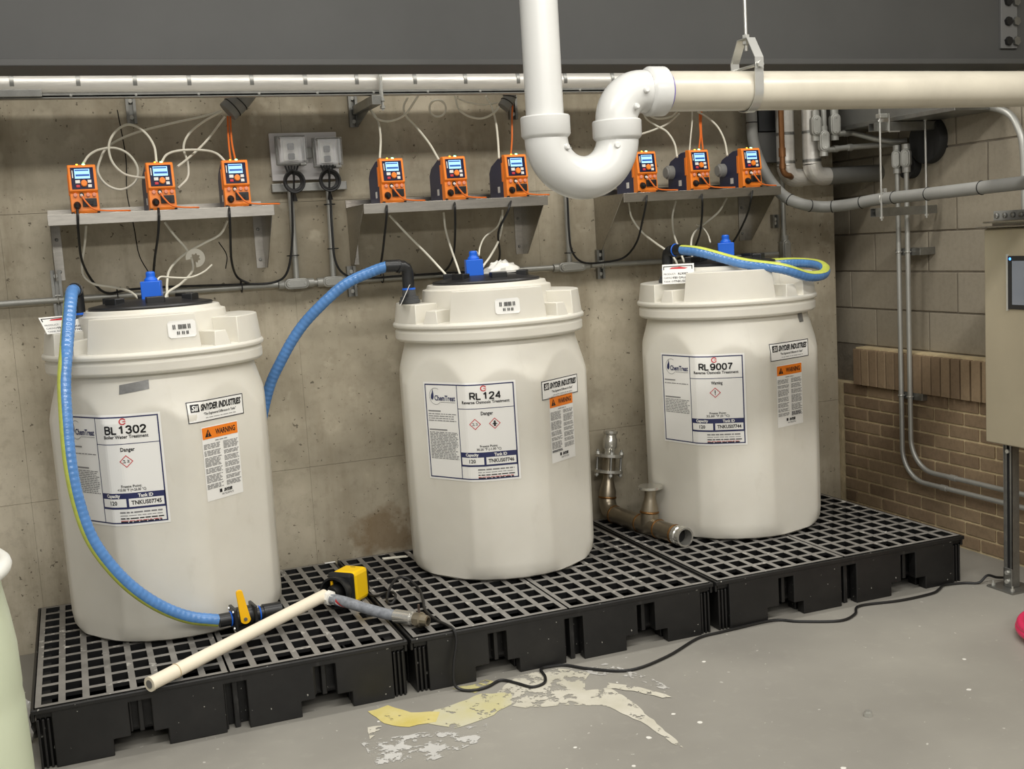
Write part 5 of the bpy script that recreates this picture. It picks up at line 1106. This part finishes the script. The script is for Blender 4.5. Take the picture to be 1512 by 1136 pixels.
# ------------------------------------------------------------------ stainless pipe assembly on the pallets
def pipe_assembly():
    t = thing('pipe_assembly', 'welded stainless pipe assembly lying between the RL124 and RL9007 tanks', 'pipe')
    z = .2165+.0445; a = Vector((2.755, .515, z)); e = Vector((2.678, 1.115, z)); d = (e-a).normalized(); r = .043
    B().tube([a+d*.06, e-d*.03], r, 24).go('main_pipe', M_SS, t)
    # grooved open end
    prof = [(r-.006, .10), (r-.006, .0), (r+.002, .0), (r+.003, .010), (r+.003, .022), (r-.002, .026), (r-.002, .034), (r+.003, .038), (r+.003, .060), (r, .064)]
    B().lathe(prof, 28, a, d).go('grooved_end', M_SSB, t, .5); B().cyl(a+d*.05, a+d*.052, r-.006, r-.006, 20).go('bore', M_DARKV, t)
    up = Vector((.14, .06, 1)).normalized(); R = .075; c0 = e-d*.03
    E = [];
    for k in range(11):
        an = k/10*PI/2; E.append(c0 + d*(R*math.sin(an)) + up*(R*(1-math.cos(an))))
    B().tube(E, r, 24).go('elbow', M_SS, t); q = E[-1]
    B().lathe([(r, 0), (r, .03), (r-.012, .075), (r-.016, .095), (r-.016, .125)], 24, q, up).go('reducer', M_SS, t, .6)
    f1 = q+up*.125
    B().lathe([(0, 0), (.072, 0), (.072, .014), (0, .014)], 28, f1, up).go('flange', M_SSB, t, .5); B().cyl(f1+up*.014, f1+up*.080, .034, .034, 20).go('spool', M_SS, t); B().lathe([(0, 0), (.072, 0), (.072, .014), (0, .014)], 28, f1+up*.080, up).go('flange', M_SSB, t, .5)
    s1 = up.orthogonal().normalized(); s2 = up.cross(s1)
    for k in range(4):
        a2 = k*PI/2+.5; p = f1+(s1*math.cos(a2)+s2*math.sin(a2))*.060; B().cyl(p-up*.022, p+up*.116, .006, .006, 8).go('stud', M_GALV, t)
        for o in (-.016, .094): B().lathe([(.0115, 0), (.0115, .012), (0, .012)], 6, p+up*o, up).go('nut', M_ZINC, t, None)
    g = f1+up*.094; B().lathe([(.026, 0), (.026, .02), (.036, .036), (.037, .072), (.030, .086), (.030, .098), (.037, .104), (.037, .116), (.028, .118), (.028, .10)], 24, g, up).go('nipple', M_SSB, t, .6)
    # branch
    m = a.lerp(e, .46); B().tube([m, m+Vector((.03, 0, 1)).normalized()*.065], [r+.001, r-.001], 24).go('tee_branch', M_SS, t)
    u2 = Vector((.10, .0, 1)).normalized(); b0 = m+Vector((.002, 0, .064)); B().lathe([(r-.001, 0), (r-.001, .02), (r-.014, .065), (r-.016, .085), (r-.013, .120)], 24, b0, u2).go('reducer', M_SS, t, .6); B().lathe([(0, 0), (.060, 0), (.060, .012), (0, .012)], 28, b0+u2*.118, u2).go('flange', M_SSB, t, .5)
    for c_, d_, rr in ((E[0], d, r), (E[-1], up, r), (m-d*.075, d, r), (m+d*.075, d, r), (b0+u2*.004, u2, r), (a+d*.075, d, r), (f1-up*.002, up, r-.016)):
        B().torus(c_, rr-.002, .006, d_, 28, 8).go('weld_bead', M_WELD, t)
pipe_assembly()

# ------------------------------------------------------------------ drum pump lying on the pallets
def drum_pump():
    t = thing('drum_pump', 'yellow and black drum pump with a long cream tube lying on the pallets', 'pump')
    ax = Vector((.715, .70, 0)).normalized(); sd = Vector((-ax.y, ax.x, 0)); c = Vector((1.168, .535, .2165+.066))
    Mx = Matrix(((ax.x, sd.x, 0, c.x), (ax.y, sd.y, 0, c.y), (0, 0, 1, c.z), (0, 0, 0, 1)))
    def bx(nm, m, *a, bev=.006, par=t):
        b = B(); b.M = Mx; return b.box(*a).go(nm, m, par, None, bev)
    bx('motor_cover', M_YEL, .02, .125, -.055, .055, -.064, .066, bev=.016); bx('adapter_plate', M_BLKP, -.012, .022, -.057, .057, -.065, .068, bev=.012); bx('rear_cap', M_BLKP, .125, .150, -.045, .045, -.05, .05, bev=.012); bx('vent_slot', M_INK, .094, .099, -.012, .012, .0655, .0664, bev=0)
    b = B(); b.M = Mx; b.lathe([(.058, -.012), (.062, -.030), (.066, -.046), (.066, -.056), (.058, -.056), (.052, -.040), (.050, -.012)], 32, (0, 0, .0), (1, 0, 0)).go('clamp_ring', M_BLKP, t, .5)
    b = B(); b.M = Mx; b.lathe([(.034, -.012), (.034, -.05), (.028, -.072), (0, -.072)], 20, (0, 0, 0), (1, 0, 0)).go('coupling', M_BLACK, t, .5)
    bx('speed_lever', M_VALY, -.045, -.036, .012, .020, .018, .046, bev=.001)
    # cream suction tube and discharge
    B().tube([(.383, -.035, .2165+.0255), (1.085, .462, .292)], .0245, 20).go('suction_tube', M_CREAM, t); B().cyl((.383, -.035, .242), (.376, -.040, .2418), .0262, .0262, 20).go('tube_foot', M_CREAM, t); B().cyl((.3755, -.0403, .2418), (.3748, -.0408, .2418), .015, .015, 16).go('inlet', mat('grey_inlet', (110, 108, 104), .6), t)
    B().torus((.47, .027, .2485), .0245, .002, Vector((.702, .497, .05)), 20, 6).go('tube_joint', mat('cream_joint', (196, 176, 140), .5), t)
    B().lathe([(.030, 0), (.030, .018), (.022, .022), (.022, .045)], 8, (1.093, .448, .286), (.6, -.8, -.15)).go('hose_barb', mat('white_nylon', (236, 234, 226), .4), t, .4)
    H = catmull([(1.105, .43, .282), (1.15, .375, .276), (1.205, .31, .262), (1.255, .245, .252), (1.30, .19, .2475)], 8)
    B().tube(H, .0215, 16).go('discharge_hose', M_BRAID, t)
    F = frames(H)
    for off, m, nm in ((0, M_REDP, 'red_tape'), (.5, M_WHITE, 'white_tape'), (.95, mat('blue_tape', (60, 84, 190), .4), 'blue_tape')):
        b = B(); prev = None
        for i in range(4, 16):
            tt, n1, n2 = F[i]; row = [b.v(H[i]+(n1*math.cos(i*.30+off+k*.16-.2)+n2*math.sin(i*.30+off+k*.16-.2))*.0221) for k in range(4)]
            if prev:
                for k in range(3): b.f([prev[k], prev[k+1], row[k+1], row[k]])
            prev = row
        b.go(nm, m, t, 1.0)
    d = Vector((.62, -.78, -.02)).normalized(); s = Vector((1.298, .192, .2475))
    B().lathe([(.0, 0), (.026, 0), (.0265, .004), (.0265, .075), (.022, .079), (.022, .088), (.0, .088)], 20, s, d).go('ferrule', M_SSB, t, .5)
    B().lathe([(.021, .088), (.026, .092), (.026, .100), (.030, .104), (.030, .122), (.024, .126), (.020, .15), (.014, .152), (.014, .12)], 12, s, d).go('brass_valve', mat('nickel_brass', (168, 158, 138), .3, .9), t, .4)
    B().box(s.x+d.x*.112-.004, s.x+d.x*.112+.004, s.y+d.y*.112-.006, s.y+d.y*.112+.006, s.z+.02, s.z+.058).go('lever', mat('dark_lever', (64, 50, 42), .45), t, None, .002)
drum_pump()
cord = [(1.262, .64, .25), (1.28, .60, .235), (1.31, .56, .222), (1.363, .523, .240), (1.375, .47, .240), (1.35, .43, .222), (1.335, .455, .224), (1.36, .52, .245), (1.41, .585, .270), (1.456, .593, .268), (1.488, .52, .235), (1.470, .40, .2225), (1.445, .30, .2225), (1.438, .227, .2225), (1.443, .131, .2225), (1.460, .05, .2225), (1.468, .0, .219), (1.470, -.018, .18), (1.450, -.030, .10), (1.442, -.045, .03), (1.463, -.06, .0075), (1.503, -.087, .0065), (1.56, -.08, .0065), (1.626, -.046, .0065), (1.665, -.10, .0065), (1.702, -.165, .0065), (1.755, -.155, .0065), (1.784, -.099, .0065), (1.80, -.02, .0065), (1.845, -.012, .0065), (1.90, -.03, .0065), (1.963, -.109, .0065), (2.091, -.2, .0065), (2.28, -.148, .0065), (2.483, -.035, .0065), (2.60, -.02, .0065), (2.676, -.015, .0065), (2.863, -.01, .0065), (2.943, -.075, .0065), (3.087, -.154, .0065), (3.19, -.12, .0065), (3.275, -.045, .0065), (3.464, -.077, .0065), (3.632, -.073, .0065), (3.70, -.045, .0065), (3.762, -.01, .0065), (3.85, -.03, .0065), (3.905, -.065, .008), (3.95, -.07, .035), (4.0, -.08, .02), (4.1, -.09, .0065)]
tag(B().tube(catmull(cord, 6), .0058, 8).go('power_cord', M_BLACK), 'long black power cord snaking from the yellow drum pump across the floor', 'cable')

# ------------------------------------------------------------------ odds and ends
t = thing('plastic_barrel', 'pale green translucent barrel at the left edge in front of the pallets', 'barrel', (-.250, -.90, .001))
B().lathe([(0, 0), (.285, 0), (.297, .02), (.300, .08), (.301, .20), (.297, .22), (.297, .24), (.302, .26), (.303, .40), (.300, .58), (.297, .60), (.299, .62), (.297, .72), (.288, .80), (.277, .87), (.280, .915), (.262, .915), (.23, .83), (0, .83)], 72).go('body', M_BARREL, t, .6)
B().torus((0, 0, .925), .286, .021, (0, 0, 1), 72, 12).go('rim', M_BRIM, t)
B().lathe([(.05, 0), (.05, .02), (.03, .024), (0, .024)], 20, (.12, .1, .83)).go('bung', M_BLKP, t, .5)
b = B(); rb = random.Random(11)
V = [[b.v((-.055+.05*i/5+rb.uniform(-.008, .008), .30+.05*math.sin(i*1.3)+rb.uniform(-.01, .01), .10+.14*j/6+rb.uniform(-.01, .01))) for j in range(7)] for i in range(6)]
for i in range(5):
    for j in range(6): b.f([V[i][j], V[i+1][j], V[i+1][j+1], V[i][j+1]])
wr_ = b.go('plastic_wrap', mat('crumpled_wrap', (196, 194, 188), .2), None, .1); sm = wr_.modifiers.new('solid', 'SOLIDIFY'); sm.thickness = .002; tag(wr_, 'crumpled clear wrap between the barrel and the pallet', 'wrap'); wr_.location.z = -.09
t = thing('coiled_hose', 'pink red hose coil on the floor at the right edge', 'hose')
Q = []
for k in range(121):
    a = k/120*4*PI; Q.append((3.765+(.262-.010*k/120)*math.cos(a+PI), -.80+(.262-.010*k/120)*math.sin(a+PI), .0165+.034*k/120))
B().tube(Q, .016, 14).go('hose', M_PINK, t)
tag(B().lathe([(0, 0), (.0145, 0), (.0145, .014), (.009, .014), (.009, .020), (.0, .020)], 6, (2.597, -.948, .0005)).go('floor_bolt', M_ZINC, None, None), 'lone bolt head standing on the grey floor', 'bolt')
t = thing('loose_strap', 'pair of white strips lying behind the RL124 tank on the grating', 'strip')
for k in range(2): B().tube([(1.49, 1.10+k*.018, .2195), (1.60, 1.075+k*.02, .2195)], .0028, 8).go('strip', M_WTUBE, t)
tag(B().box(1.235, 1.285, 1.185, 1.20, .2165, .2195).go('paper_scrap', M_WHITE, None, None, .001), 'white paper scrap at the back edge of the leftmost pallet', 'scrap')
